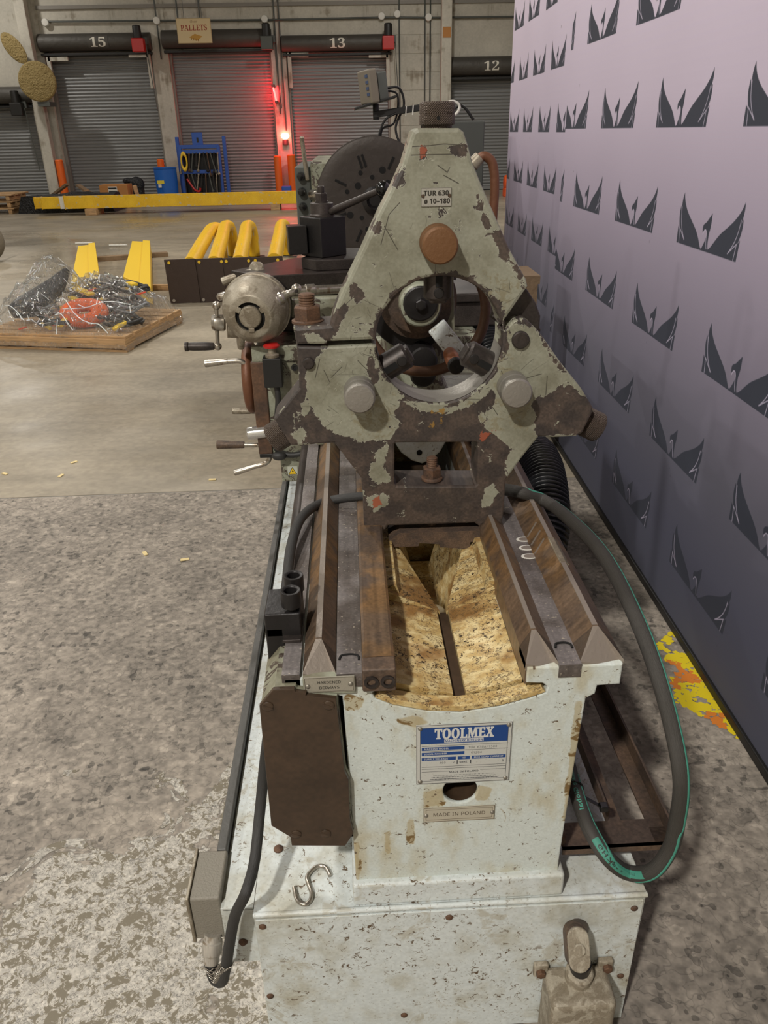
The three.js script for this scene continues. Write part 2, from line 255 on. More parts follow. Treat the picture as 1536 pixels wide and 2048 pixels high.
// ---------- the hall ----------
{
  const fl = struct('floor', 'worn concrete warehouse floor');
  const slab = part(fl, 'slab', bb(-13, 9, -0.2, 0, -3.4, 7), M.concRough, { label: 'rough pitted concrete slab' });
  part(fl, 'slab', bb(-13, 9, -0.2, 0, -23.2, -3.412), M.concSmooth, { label: 'smoother tan concrete slab' });
  part(fl, 'joint_filler', bb(-13, 9, -0.2, -0.002, -3.413, -3.399), M.galv);
  // bare flaked concrete beside the machine
  const fg = clean(new THREE.PlaneGeometry(1.5, 1.3).rotateX(-Math.PI / 2).translate(-0.65, 0.0008, -0.95)), fa = tex(768, 768, (u, v) => { const d = Math.hypot((u - 0.56) / 0.46, (v - 0.5) / 0.46); return grey(255 * sm(0.5, 0.54, 0.98 - d * 0.62 + (flake(u, v, 7, 265) - 0.5) * 1.5)); }, false);
  const pu = fg.attributes.uv, qp = fg.attributes.position; for (let i = 0; i < qp.count; i++) pu.setXY(i, (qp.getX(i) + 1.4) / 1.5, (-qp.getZ(i) - 0.3) / 1.3);
  M.concFlaked.map = T.concFlaked.clone(); M.concFlaked.map.repeat.set(2, 1.8); M.concFlaked.map.needsUpdate = true; M.concFlaked.bumpMap = null; M.concFlaked.alphaMap = fa; M.concFlaked.transparent = true;
  part(slab, 'flaked_patch', fg, M.concFlaked, { uv: false, label: 'pale flaked patch of bare concrete' });
  // remains of yellow and orange floor paint
  const r = rng(31), flakes = [[], []], poly = [[.981,-2.055],[1.05,-2.115],[1.05,-2.086],[.985,-2.013],[1.087,-1.979],[1.101,-1.863],[1.075,-1.611],[1.04,-1.597],[.99,-1.678],[.898,-1.783],[.84,-1.857],[.889,-1.928]];
  const inside = (x, z) => { let c = false; for (let i = 0, j = poly.length - 1; i < poly.length; j = i++) { const [xi, zi] = poly[i], [xj, zj] = poly[j]; if ((zi > z) !== (zj > z) && x < (xj - xi) * (z - zi) / (zj - zi) + xi) c = !c; } return c; };
  for (let i = 0; i < 2600; i++) {
    const x = 0.82 + r() * 0.32, z = -2.15 + r() * 0.62; if (!inside(x, z)) continue; const nz = fbm(x, z + 9, 11, 11, 4, 260); if (nz < 0.44) continue;
    const s = 0.004 + r() * 0.009, n = 6, f = []; for (let k = 0; k < n; k++) { const a = k / n * 6.283 + r(), q = s * (0.6 + r() * 0.7); f.push([x + Math.cos(a) * q, -z + Math.sin(a) * q]); } f.sort((p, q) => Math.atan2(p[1] + z, p[0] - x) - Math.atan2(q[1] + z, q[0] - x));
    flakes[fbm(x + 3, z + 9, 9, 9, 3, 270) > 0.56 ? 1 : 0].push(clean(new THREE.ShapeGeometry(path2(f)).rotateX(-Math.PI / 2).translate(0, 0.0008 + r() * 0.0004, 0)));
  }
  const pm = part(slab, 'floor_paint', flakes[0], mat('#d9c21e', 0.6), { label: 'flaked yellow floor paint' }); pm.userData.kind = 'stuff';
  const po = part(slab, 'floor_paint', flakes[1], mat('#cf7a2c', 0.6), { label: 'flaked orange floor paint' }); po.userData.kind = 'stuff';
  part(struct('ceiling'), 'deck', bb(-13.3, 9.3, 7, 7.3, -23.6, 7.3), M.ceiling);
  part(struct('wall_left'), 'panel', bb(-13.3, -13, -0.2, 7, -23.6, 7.3), M.wall);
  part(struct('wall_right'), 'panel', bb(9, 9.3, -0.2, 7, -23.6, 7.3), M.wall);
  part(struct('wall_front'), 'panel', bb(-13, 9, -0.2, 7, 7, 7.3), M.wall);
  // back wall: masonry between and above the dock doors, 23 m away
  const wb = struct('wall_back', 'stained white masonry wall with dock doors'), zb = -23.2;
  for (const [x0, x1, y1] of [[-13, -11.4, 7], [-8.15, -7.6, 7], [-4.88, -4.46, 7], [-1.83, -1.44, 7], [1.25, 2.83, 7], [5.9, 9, 7]]) part(wb, 'pier', bb(x0, x1, 0, y1, zb - 0.3, zb + (x0 < -8 ? 0.02 : 0)), M.wall);
  for (const [x0, x1, y0] of [[-11.4, -8.15, 2.4], [-7.6, -4.88, 3.5], [-4.46, -1.83, 3.5], [-1.44, 1.25, 3.4], [2.83, 5.9, 2.9]]) part(wb, 'lintel', bb(x0, x1, y0, 7, zb - 0.3, zb - 0.01), M.wall);
  for (let i = 0; i < 9; i++) part(wb, 'brick_course', bb(1.36, 2.62, 0.4 + i * 0.42, 0.79 + i * 0.42, zb, zb + 0.012, 0.008), M.wall);
  part(wb, 'backing', bb(-13, 9, 0, 7, zb - 0.7, zb - 0.6), M.ceiling);
  part(wb, 'ledge', bb(-7.6, 9, 4.42, 4.5, zb, zb + 0.05), M.galv);
  // roll-up doors: ribbed curtain, drum hood, side tracks, number
  const ribs = (x0, x1, y1, z) => { const pos = [], P = 0.08, N = Math.floor(y1 / P), pr = [[0, 0], [0.012, 0.022], [0.034, 0.03], [0.056, 0.022], [0.066, 0], [0.08, 0]]; for (let i = 0; i < N; i++) for (let k = 0; k < 5; k++) { const ya = i * P + pr[k][0], yb = i * P + pr[k + 1][0], za = z + pr[k][1], zz = z + pr[k + 1][1]; pos.push(x0, ya, za, x1, ya, za, x1, yb, zz, x0, ya, za, x1, yb, zz, x0, yb, zz); } const g = new THREE.BufferGeometry(); g.setAttribute('position', new THREE.Float32BufferAttribute(pos, 3)); g.computeVertexNormals(); return clean(g); };
  const numeral = (s) => canvasTex(256, 128, (g, w, h) => { g.fillStyle = '#4a4742'; g.fillRect(0, 0, w, h); g.fillStyle = '#dcd8cc'; g.textAlign = 'center'; g.textBaseline = 'middle'; g.translate(w / 2, h / 2 + 4); g.scale(1.55, 1.05); g.font = 'bold 122px serif'; g.fillText(s, 0, 0); g.setTransform(1, 0, 0, 1, 0, 0); g.fillStyle = '#4a4742'; for (let i = 0; i < 7; i++) g.fillRect(i * 37 + 12, (i * 53) % 100, 5, 9); });
  for (const [n, x0, x1, top, hr, num, nx] of [[1, -11.4, -8.15, 2.35, 0.2], [2, -7.55, -4.9, 3.5, 0.2, '15', -6.14], [3, -4.44, -1.84, 3.52, 0.21], [4, -1.42, 1.24, 3.4, 0.19, '13', -0.1], [5, 2.86, 5.9, 2.8, 0.22, '12', 3.89]]) {
    const d = struct('door_' + n, 'grey ribbed roll-up dock door' + (num ? ' numbered ' + num : ''));
    part(d, 'curtain', ribs(x0, x1, top, zb - 0.25), M.door); part(d, 'bottom_bar', bb(x0, x1, 0, 0.09, zb - 0.26, zb - 0.19, 0.01), M.door);
    part(d, 'drum_hood', rod([x0 - 0.12, top + hr, zb + 0.04], [x1 + 0.06, top + hr, zb + 0.04], hr, hr, 0.02, 28), M.hood);
    part(d, 'hood_lip', bb(x0 - 0.1, x1 + 0.05, top - 0.09, top - 0.03, zb - 0.1, zb + 0.12, 0.01), M.black);
    for (const x of [x0 - 0.01, x1 + 0.01]) part(d, 'side_track', bb(x - 0.05, x + 0.05, 0, top, zb - 0.24, zb - 0.1, 0.01), M.galv);
    if (num) { const pl = new THREE.CylinderGeometry(hr + 0.006, hr + 0.006, 0.52, 16, 1, true, -0.75, 1.5).rotateZ(-Math.PI / 2); pl.translate(nx, top + hr, zb + 0.04); const m = mat('#ffffff', 0.6); m.map = numeral(num); const gg = clean(pl), p = gg.attributes.position, uv = gg.attributes.uv; for (let i = 0; i < p.count; i++) uv.setXY(i, (p.getX(i) - nx + 0.26) / 0.52, clamp((p.getY(i) - (top + hr - 0.15)) / 0.3)); part(d, 'door_number', gg, m, { uv: false, label: 'painted number ' + num }); }
  }
  // white angle guards at the door heads
  for (const [x, s, y] of [[-7.5, 1, 3.3], [-4.95, -1, 3.35], [-1.36, 1, 3.3], [1.2, -1, 3.25]]) part(wb, 'angle_guard', [bb(x, x + s * 0.5, y, y + 0.09, zb + 0.02, zb + 0.1), bb(x - s * 0.04, x + s * 0.05, y - 0.7, y + 0.09, zb + 0.02, zb + 0.1)], M.wall);
  // conduit with round boxes, uprights
  part(wb, 'conduit', tube([[-7.5, 4.16, zb + 0.06], [-4.63, 4.14, zb + 0.07], [-1.9, 4.12, zb + 0.06], [1.2, 4.13, zb + 0.06], [2.3, 4.11, zb + 0.07], [5, 4.1, zb + 0.06]], 0.025, 40, 6), M.greyBox);
  for (const [x, y] of [[-7.4, 4.14], [-4.63, 4.14], [-1.92, 4.14], [1.05, 4.16], [1.45, 4.2], [2.25, 4.12]]) part(wb, 'junction_box', rod([x, y, zb + 0.02], [x, y, zb + 0.12], 0.09, 0.085, 0.01, 14), M.white);
  for (const [x, y0] of [[-4.64, 3.3], [-4.1, 4.2], [-3.55, 4.2], [-1.56, 1.6], [1.5, 0.3], [2.16, 0.4], [2.3, 1.5], [-1.68, 2.0]]) part(wb, 'conduit', rod([x, y0, zb + 0.05], [x, 6.9, zb + 0.05], 0.02, 0.02, 0, 6), M.greyBox);
}
function column(x, z, w, y1, m, label) { const c = struct('column', label); part(c, 'shaft', bb(x - w / 2, x + w / 2, 0, y1, z - w / 2, z + w / 2, 0.02), m); return c; }
{ const c = column(2.66, -22.7, 0.26, 6.9, M.wall, 'white painted steel column'); part(c, 'torn_paper', bb(2.56, 2.76, 3.62, 3.85, -22.57, -22.56), M.card); }
column(-7.86, -22.9, 0.26, 6.9, M.wall, 'grimy door post');
function highBay(x, z, L, Y = LAMP_Y) {
  const o = thing('high_bay_lamp', 'square high-bay lamp hanging from the ceiling of the hall', 'lamp', [x, Y, z], 'high-bay lamps');
  const s = LAMP_SIDE / 2;
  part(o, 'housing', [bb(x - s - 0.04, x + s + 0.04, Y + 0.02, Y + 0.14, z - s - 0.04, z + s + 0.04, 0.02)], M.greyBox);
  part(o, 'hanger', rod([x, Y + 0.14, z], [x, 7, z], 0.01, 0.01, 0, 8), M.greyBox);
  const e = mat('#ffffff', 0.6); e.emissive = new THREE.Color(...LAMP_COLOR); e.emissiveIntensity = 12; part(o, 'diffuser', bb(x - s, x + s, Y + 0.008, Y + 0.02, z - s, z + s), e);
  const l = new THREE.RectAreaLight(new THREE.Color(...LAMP_COLOR), L, LAMP_SIDE, LAMP_SIDE); l.position.set(0, 0, 0); l.rotation.x = -Math.PI / 2; l.name = 'lamp_light'; o.add(l);
}
for (const l of LAMPS) highBay(...l);

// ---------- printed fabric backdrops ----------
// The cloth is dyed from pale lavender (top) to slate navy (hem); the emblems are one ink throughout, which is why they vanish into the hem.
function emblem(g, x, y, w, h) {   // bird with raised wings, base at (x, y)
  const X = (u) => x + u * w, Y = (v) => y - v * h, ink = '#363a47', poly = (l) => { g.beginPath(); l.forEach(([u, v], i) => (i ? g.lineTo(X(u), Y(v)) : g.moveTo(X(u), Y(v)))); g.closePath(); g.fill(); };
  g.fillStyle = ink;
  g.beginPath(); g.moveTo(X(0), Y(0)); g.lineTo(X(-0.005), Y(0.34)); g.lineTo(X(0.028), Y(0.27)); g.bezierCurveTo(X(0.0), Y(0.45), X(-0.02), Y(0.55), X(0.0), Y(0.74)); g.lineTo(X(0.022), Y(0.6)); g.bezierCurveTo(X(0.01), Y(0.75), X(0.01), Y(0.88), X(0.035), Y(1.0)); g.bezierCurveTo(X(0.06), Y(0.7), X(0.2), Y(0.55), X(0.31), Y(0.36)); g.bezierCurveTo(X(0.38), Y(0.24), X(0.41), Y(0.1), X(0.43), Y(0.05)); g.bezierCurveTo(X(0.44), Y(0.02), X(0.45), Y(0.02), X(0.46), Y(0.06)); g.bezierCurveTo(X(0.5), Y(0.2), X(0.53), Y(0.36), X(0.47), Y(0.41)); g.lineTo(X(0.44), Y(0.33)); g.bezierCurveTo(X(0.41), Y(0.5), X(0.46), Y(0.5), X(0.48), Y(0.54)); g.lineTo(X(0.55), Y(0.72)); g.bezierCurveTo(X(0.56), Y(0.5), X(0.55), Y(0.42), X(0.54), Y(0.33)); g.bezierCurveTo(X(0.54), Y(0.2), X(0.54), Y(0.1), X(0.56), Y(0.05)); g.bezierCurveTo(X(0.62), Y(0.14), X(0.66), Y(0.3), X(0.72), Y(0.4)); g.bezierCurveTo(X(0.83), Y(0.58), X(0.95), Y(0.72), X(1.0), Y(1.02)); g.bezierCurveTo(X(1.02), Y(0.85), X(1.0), Y(0.75), X(0.985), Y(0.62)); g.lineTo(X(1.01), Y(0.74)); g.bezierCurveTo(X(1.03), Y(0.55), X(1.0), Y(0.4), X(0.98), Y(0.3)); g.lineTo(X(1.01), Y(0.38)); g.lineTo(X(1.0), Y(0)); g.closePath(); g.fill();
  g.strokeStyle = 'rgba(196,186,208,0.85)'; g.lineWidth = Math.max(1, w * 0.008);
  for (const [a, s] of [[0, 1], [1, -1]]) { g.beginPath(); g.moveTo(X(a + s * 0.02), Y(0.72)); g.bezierCurveTo(X(a + s * 0.025), Y(0.5), X(a + s * 0.05), Y(0.3), X(a + s * 0.14), Y(0.09)); g.lineTo(X(a + s * 0.03), Y(0.3)); g.lineTo(X(a + s * 0.045), Y(0)); g.stroke(); }
  g.beginPath(); g.moveTo(X(0.445), Y(0.3)); g.bezierCurveTo(X(0.46), Y(0.44), X(0.5), Y(0.42), X(0.505), Y(0.28)); g.bezierCurveTo(X(0.51), Y(0.18), X(0.52), Y(0.1), X(0.535), Y(0.05)); g.stroke();
}
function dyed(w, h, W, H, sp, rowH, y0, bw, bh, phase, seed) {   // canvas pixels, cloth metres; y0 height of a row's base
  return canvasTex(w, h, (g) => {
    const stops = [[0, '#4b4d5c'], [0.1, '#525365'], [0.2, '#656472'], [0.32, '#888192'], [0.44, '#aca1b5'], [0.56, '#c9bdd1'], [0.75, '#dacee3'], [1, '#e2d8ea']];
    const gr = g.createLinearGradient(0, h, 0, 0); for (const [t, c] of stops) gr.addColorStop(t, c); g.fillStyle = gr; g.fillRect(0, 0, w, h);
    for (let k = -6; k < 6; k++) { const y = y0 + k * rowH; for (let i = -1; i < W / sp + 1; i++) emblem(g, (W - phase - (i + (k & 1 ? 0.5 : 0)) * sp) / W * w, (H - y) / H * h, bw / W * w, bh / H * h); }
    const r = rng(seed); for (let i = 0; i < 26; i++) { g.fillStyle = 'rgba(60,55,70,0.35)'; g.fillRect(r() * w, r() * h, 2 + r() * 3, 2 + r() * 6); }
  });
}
function backdrop(name, label, p0, p1, H, t) {   // p0 near end, p1 far end (x, z)
  const L = Math.hypot(p1[0] - p0[0], p1[1] - p0[1]), o = thing(name, label, 'backdrop', [(p0[0] + p1[0]) / 2, 0, (p0[1] + p1[1]) / 2], 'printed backdrops');
  o.rotation.y = Math.atan2(p1[0] - p0[0], p1[1] - p0[1]) + Math.PI / 2; o.at0 = [0, 0, 0];   // local x runs from the far end to the near end
  const N = 60, g = new THREE.BoxGeometry(L, H, 0.03, N, 12, 1).translate(0, H / 2 + 0.012, 0), p = g.attributes.position;
  for (let i = 0; i < p.count; i++) p.setZ(i, p.getZ(i) + 0.004 * Math.sin(p.getX(i) * 9 + p.getY(i) * 2) * (p.getY(i) / H));
  g.computeVertexNormals(); const c = clean(g); quadUV(c, -L / 2, 0.012, L, H);
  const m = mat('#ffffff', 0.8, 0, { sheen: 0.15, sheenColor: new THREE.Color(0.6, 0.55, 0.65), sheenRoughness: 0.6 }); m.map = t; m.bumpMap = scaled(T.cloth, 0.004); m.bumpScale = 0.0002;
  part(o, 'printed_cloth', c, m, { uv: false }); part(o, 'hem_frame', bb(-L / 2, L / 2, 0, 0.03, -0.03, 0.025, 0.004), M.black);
  for (const x of [-L / 2 + 0.05, L / 2 - 0.05]) part(o, 'stand_foot', bb(x - 0.03, x + 0.03, 0, 0.03, -0.45, -0.02, 0.005), M.black);
  return o;
}
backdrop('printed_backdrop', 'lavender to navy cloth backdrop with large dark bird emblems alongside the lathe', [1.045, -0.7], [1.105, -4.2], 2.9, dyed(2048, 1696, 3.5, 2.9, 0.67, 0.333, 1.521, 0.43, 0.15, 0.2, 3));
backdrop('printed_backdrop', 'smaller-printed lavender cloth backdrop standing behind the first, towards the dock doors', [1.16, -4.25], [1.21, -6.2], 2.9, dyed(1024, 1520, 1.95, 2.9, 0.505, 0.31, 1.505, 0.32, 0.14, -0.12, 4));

// ---------- the lathe: bed, leg, base cabinet, headstock ----------
function chipMask(w, h, x0, y0, W, H, polys, holes = []) {   // soft mask of bare patches, drawn small and read smoothly
  const S = 256, c = document.createElement('canvas'); c.width = S; c.height = S; const g = c.getContext('2d'); g.fillStyle = '#000'; g.fillRect(0, 0, S, S);
  const draw = (l, f) => { g.fillStyle = f; for (const p of l) { g.beginPath(); p.forEach(([x, y], i) => { const X = (x - x0) / W * S, Y = S - (y - y0) / H * S; i ? g.lineTo(X, Y) : g.moveTo(X, Y); }); g.closePath(); g.fill(); } };
  draw(polys, '#fff'); draw(holes, '#000'); const d = g.getImageData(0, 0, S, S).data; let a = new Float32Array(S * S); for (let i = 0; i < S * S; i++) a[i] = d[i * 4] / 255;
  for (let k = 0; k < 3; k++) { const b = new Float32Array(S * S); for (let y = 0; y < S; y++) for (let x = 0; x < S; x++) { let s = 0; for (let j = -1; j <= 1; j++) for (let i = -1; i <= 1; i++) s += a[clamp(y + j, 0, S - 1) * S + clamp(x + i, 0, S - 1)]; b[y * S + x] = s / 9; } a = b; }
  return (u, v) => { const x = clamp(u * S - 0.5, 0, S - 1.001), y = clamp((1 - v) * S - 0.5, 0, S - 1.001), xi = x | 0, yi = y | 0, fx = x - xi, fy = y - yi, q = (i, j) => a[(yi + j) * S + xi + i]; return (q(0, 0) * (1 - fx) + q(1, 0) * fx) * (1 - fy) + (q(0, 1) * (1 - fx) + q(1, 1) * fx) * fy; };
}
const lathe1 = thing('metal_lathe', 'long pale grey-green metalworking lathe with oil-stained bedways', 'lathe', [0.13, 0, -3.0]);
{
  const ZF = -0.895, ZB = -5.7, L = lathe1;
  // end leg face with rust runs where the photograph shows them
  const x0 = -0.13, y0 = 0.33, W = 0.53, H = 0.53;
  const rust = chipMask(0, 0, x0, y0, W, H, [[[.06,.537],[.071,.541],[.071,.479],[.061,.482]], [[.023,.511],[.033,.516],[.031,.458],[.023,.464]], [[-.035,.486],[-.021,.491],[-.019,.425],[-.029,.364],[-.038,.402]], [[.085,.598],[.117,.605],[.121,.566],[.089,.566]], [[.172,.607],[.197,.6],[.19,.573],[.169,.574]], [[-.03,.799],[-.001,.788],[-.009,.77],[-.031,.771]], [[.314,.77],[.325,.769],[.329,.607],[.328,.518],[.316,.519],[.315,.671]], [[.043,.747],[.073,.755],[.096,.739],[.073,.731]]]);
  const legTex = tex(1024, 1024, (u, v) => {
    const big = fbm(u, v, 4, 4, 4, 301), mid = fbm(u, v, 20, 9, 4, 305), fine = fbm(u, v, 200, 200, 2, 309), sp = fbm(u, v, 90, 90, 3, 313);
    let c = mix([196, 203, 199], [180, 176, 156], sm(0.45, 0.75, big * 0.5 + mid * 0.5)).map((k) => k + (fine - 0.5) * 18); const fk = flake(u, v, 16, 316), fk2 = flake(u, v, 76, 318);
    const rr = rust(u, v) + (fk - 0.5) * 1.3; c = mix(c, [158, 138, 96], sm(0.3, 0.6, rr) * sm(0.0, 0.2, rust(u, v)) * 0.5); c = mix(c, [104, 78, 40], sm(0.55, 0.62, fk) * sm(0.3, 0.6, rr) * 0.85); if (fk2 > 0.7) c = mix(c, [92, 76, 58], sm(0.7, 0.73, fk2)); return c;
  });
  M.fillerPaint = mat(T.cast, 0.6, 0, { size: 0.2, bump: 0.002 }); M.leg = mat('#ffffff', 0.42); M.leg.map = legTex; M.leg.bumpMap = asData(legTex); M.leg.bumpScale = 0.0012;
  const shp = [[-0.118, 0.833], [-0.118, 0.802], [-0.05, 0.802], [-0.034, 0.796], [-0.03, 0.6], [-0.027, 0.352], [0.321, 0.352], [0.318, 0.42], [0.324, 0.62], [0.33, 0.772], [0.343, 0.780], [0.345, 0.795], [0.379, 0.796], [0.379, 0.833], [0.238, 0.833], [0.238, 0.806], [0.262, 0.804], [0.27, 0.797], [0.268, 0.787], [0.245, 0.778], [0.2, 0.765], [0.141, 0.757], [0.09, 0.762], [0.04, 0.776], [0.014, 0.79], [0.01, 0.80], [0.018, 0.808], [0.044, 0.81], [0.044, 0.833]];
  const lg = E(shp, ZF - 0.26, ZF, { holes: [circ(0.145, 0.597, 0.0275, 28, 0.0275)], bevel: 0.0025 });
  const leg = part(L, 'end_leg', quadUV(lg, x0, y0, W, H), M.leg, { uv: false, label: 'pale enamelled casting with rust runs' });
  part(leg, 'leg_plinth', bb(-0.034, 0.328, 0.35, 0.402, ZF - 0.3, ZF + 0.012, 0.006), M.paint);
  part(leg, 'dark_hole_sleeve', [lathe([[0.0262, 0], [0.0262, 0.12], [0, 0.12]], [0.145, 0.597, ZF - 0.004], [0, 0, -1], 28)], M.greasy);  // oily dark sleeve, added so the lit casting inside the hole stays dark
  // cream chute floor with a dark seam, then the open hopper between the ways
  const chute = (pts, m, n) => part(L, n, pts, m);
  chute([prism([[0.046, 0.775], [0.046, 0.795], [0.1335, 0.769], [0.1335, 0.75]], ZF - 0.028, ZF - 0.262), prism([[0.1535, 0.75], [0.1535, 0.769], [0.238, 0.792], [0.238, 0.775]], ZF - 0.028, ZF - 0.262)], M.cream, 'chip_chute');
  chute(prism([[0.134, 0.75], [0.134, 0.76], [0.153, 0.76], [0.153, 0.75]], ZF - 0.01, ZF - 0.262), M.greasy, 'chute_seam');
  chute(E([[0.014, 0.791], [0.04, 0.777], [0.09, 0.763], [0.141, 0.758], [0.2, 0.766], [0.245, 0.779], [0.268, 0.788], [0.262, 0.796], [0.2, 0.776], [0.141, 0.769], [0.09, 0.774], [0.04, 0.788], [0.02, 0.8]], ZF - 0.024, ZF + 0.001, { bevel: 0.002 }), M.cream, 'chute_lip');
  chute(prism([[0.04, 0.6], [0.04, 0.82], [0.062, 0.82], [0.142, 0.52], [0.1, 0.52]], [-1.16, -1.16, -1.16, -1.2, -1.2], -1.62), M.cream, 'hopper_wall');
  chute(prism([[0.24, 0.6], [0.18, 0.52], [0.146, 0.52], [0.226, 0.82], [0.24, 0.82]], [-1.16, -1.2, -1.2, -1.16, -1.16], -1.62), M.cream, 'hopper_wall');
  for (const [a, b, s] of [[0.044, 0.139, 1], [0.24, 0.15, -1]]) { const g = E(s > 0 ? [[a, 1.152], [b, 1.152], [a, 1.44]] : [[b, 1.152], [a, 1.152], [a, 1.46]], 0, 0.016).rotateX(-Math.PI / 2), p = g.attributes.position; for (let i = 0; i < p.count; i++) p.setY(i, p.getY(i) + 0.75 + Math.abs(b - p.getX(i)) * 0.5); g.computeVertexNormals(); chute(g, M.cream, 'hopper_fin'); }
  chute([bb(0.06, 0.22, 0.55, 0.6, -1.17, -1.62)], M.cream, 'hopper_floor');
  // girders and cross ribs
  part(L, 'bed_girder', [bb(-0.108, 0.044, 0.58, 0.83, -1.1, ZB), bb(0.238, 0.372, 0.58, 0.83, -1.1, ZB)], M.paint);
  for (const z of [-1.66, -2.3, -3.0, -3.7]) part(L, 'cross_rib', bb(0.04, 0.24, 0.55, 0.74, z - 0.06, z, 0.01), M.cream);
  part(L, 'bed_floor', bb(-0.1, 0.37, 0.5, 0.58, -1.2, ZB), M.greasy);
  // ways
  const zV = (pts) => pts.map(([x, y]) => (y > 0.85 ? ZF - 0.05 : ZF - 0.006));
  const v1 = [[-0.09, 0.82], [-0.09, 0.838], [-0.071, 0.866], [-0.062, 0.866], [-0.042, 0.838], [-0.042, 0.82]], v2 = [[0.236, 0.8], [0.236, 0.838], [0.252, 0.866], [0.259, 0.866], [0.284, 0.838], [0.284, 0.82]], v3 = [[0.317, 0.82], [0.317, 0.838], [0.345, 0.868], [0.353, 0.868], [0.381, 0.838], [0.381, 0.82]];
  for (const v of [v1, v2, v3]) part(L, 'v_way', prism(v, zV(v), ZB), M.brownWay, { label: 'brown oil-stained V bedway' });
  for (const [v, a] of [[v1, 0.0], [v2, 0.0], [v3, 0]]) part(L, 'way_end', prism([[v[1][0], v[1][1] - 0.012], v[1], v[2], v[3], v[4], [v[4][0], v[4][1] - 0.012]], [ZF - 0.004, ZF - 0.004, ZF - 0.0485, ZF - 0.0485, ZF - 0.004, ZF - 0.004], ZF - 0.0495), M.ridge);
  for (const v of [v1, v2, v3]) part(L, 'way_ridge', prism([[v[2][0] - 0.0004, v[2][1] - 0.0006], [v[2][0], v[2][1] + 0.0006], [v[3][0], v[3][1] + 0.0006], [v[3][0] + 0.0004, v[3][1] - 0.0006]], ZF - 0.052, ZB), M.ridge);
  part(L, 'flat_way', prism([[-0.12, 0.8], [-0.12, 0.84], [-0.094, 0.84], [-0.094, 0.8]], ZF, ZB), M.greyWay);
  part(L, 'flat_way', prism([[-0.041, 0.815], [-0.041, 0.839], [-0.0035, 0.839], [-0.0035, 0.815]], ZF + 0.002, ZB), M.greyWay);
  part(L, 'flat_way', prism([[0.284, 0.815], [0.284, 0.838], [0.317, 0.838], [0.317, 0.815]], ZF + 0.002, ZB), M.greyWay);
  const rail = part(L, 'inner_rail', prism([[-0.003, 0.8], [-0.003, 0.85], [0.001, 0.853], [0.04, 0.853], [0.044, 0.85], [0.044, 0.8]], ZF - 0.018, -4.4), M.brownWay);
  part(rail, 'rail_end_block', bb(-0.004, 0.045, 0.812, 0.852, ZF + 0.012, ZF - 0.02, 0.003), M.castBrown);
  for (const x of [0.009, 0.033]) part(rail, 'socket_screw', [lathe([[0.006, 0], [0.0105, 0], [0.0105, 0.003], [0.0065, 0.003], [0.0055, -0.004], [0, -0.004]], [x, 0.831, ZF + 0.0125], [0, 0, 1], 20)], M.darkSteel);
  for (const [xa, xb, z] of [[-0.037, -0.008, -0.938], [0.288, 0.313, -0.945]]) part(L, 'oil_groove', tube([[xa, 0.8395, z + 0.012], [xa + 0.003, 0.8395, z + 0.002], [xa + 0.01, 0.8395, z], [xb - 0.008, 0.8395, z], [xb - 0.001, 0.8395, z + 0.004], [xb, 0.8395, z + 0.014]], 0.0018, 24, 6), M.hole);
  // ground repair marks on the right-hand ways
  for (const [x, z] of [[.313,-1.276],[.311,-1.243],[.309,-1.211]]) { const sp = part(L, 'ground_spot', E(circ(x, -z, 0.0155, 22, 0.0098), 0, 0.0006).rotateX(-Math.PI / 2).translate(0, 0.8382, 0), M.white, { label: 'bright ground repair spot' }); part(sp, 'spot_core', E(circ(x + 0.001, -z, 0.012, 22, 0.0068), 0, 0.0006).rotateX(-Math.PI / 2).translate(0, 0.8386, 0), M.ridge); part(L, 'ground_stripe', bar([0.3195, 0.8413, z - 0.004], [0.339, 0.8622, z - 0.022], 0.0035, 0.0014, 0, [-0.73, 0.68, 0]), M.ridge, { label: 'pale ground stripe' }); }
  part(L, 'ground_spot', prism([[0.3435, 0.8672], [0.3452, 0.8692], [0.3532, 0.8692], [0.36, 0.8625], [0.359, 0.861]], -1.135, -1.225), M.dullAlu, { label: 'bright ground repair strip' });
  // hardened bedways plate
  const hb = canvasTex(512, 200, (g, w, h) => { g.fillStyle = '#9c978a'; g.fillRect(0, 0, w, h); const r = rng(2); for (let i = 0; i < 400; i++) { g.fillStyle = r() > 0.5 ? 'rgba(70,66,54,0.18)' : 'rgba(190,186,170,0.2)'; g.fillRect(r() * w, r() * h, 2, 6 + r() * 20); } g.strokeStyle = '#4a4638'; g.lineWidth = 5; g.strokeRect(10, 10, w - 20, h - 20); g.fillStyle = '#26241e'; g.font = 'bold 50px monospace'; g.textAlign = 'center'; g.fillText('HARDENED', w / 2, 88); g.fillText('BEDWAYS', w / 2, 158); });
  const plate = (nm, x0, x1, y0, y1, z, t, label, screws) => { const m = mat('#ffffff', 0.42, 0.25); m.map = t; const o = part(L, nm, quadUV(bb(x0, x1, y0, y1, z, z + 0.0015), x0, y0, x1 - x0, y1 - y0), m, { uv: false, label }); for (const [x, y] of screws) part(o, 'rivet', lathe([[0.0036, 0], [0.0036, 0.001], [0.002, 0.0024], [0, 0.0028]], [x, y, z + 0.0015], [0, 0, 1], 12), M.plateSteel); };
  plate('rating_plate', -0.088, -0.0155, 0.812, 0.839, ZF + 0.006, hb, 'metal plate reading HARDENED BEDWAYS', [[-0.083, 0.824], [-0.021, 0.8255]]);
  part(L, 'plate_backing', bb(-0.09, -0.014, 0.806, 0.836, ZF - 0.01, ZF + 0.0055, 0.002), M.greenPaint);
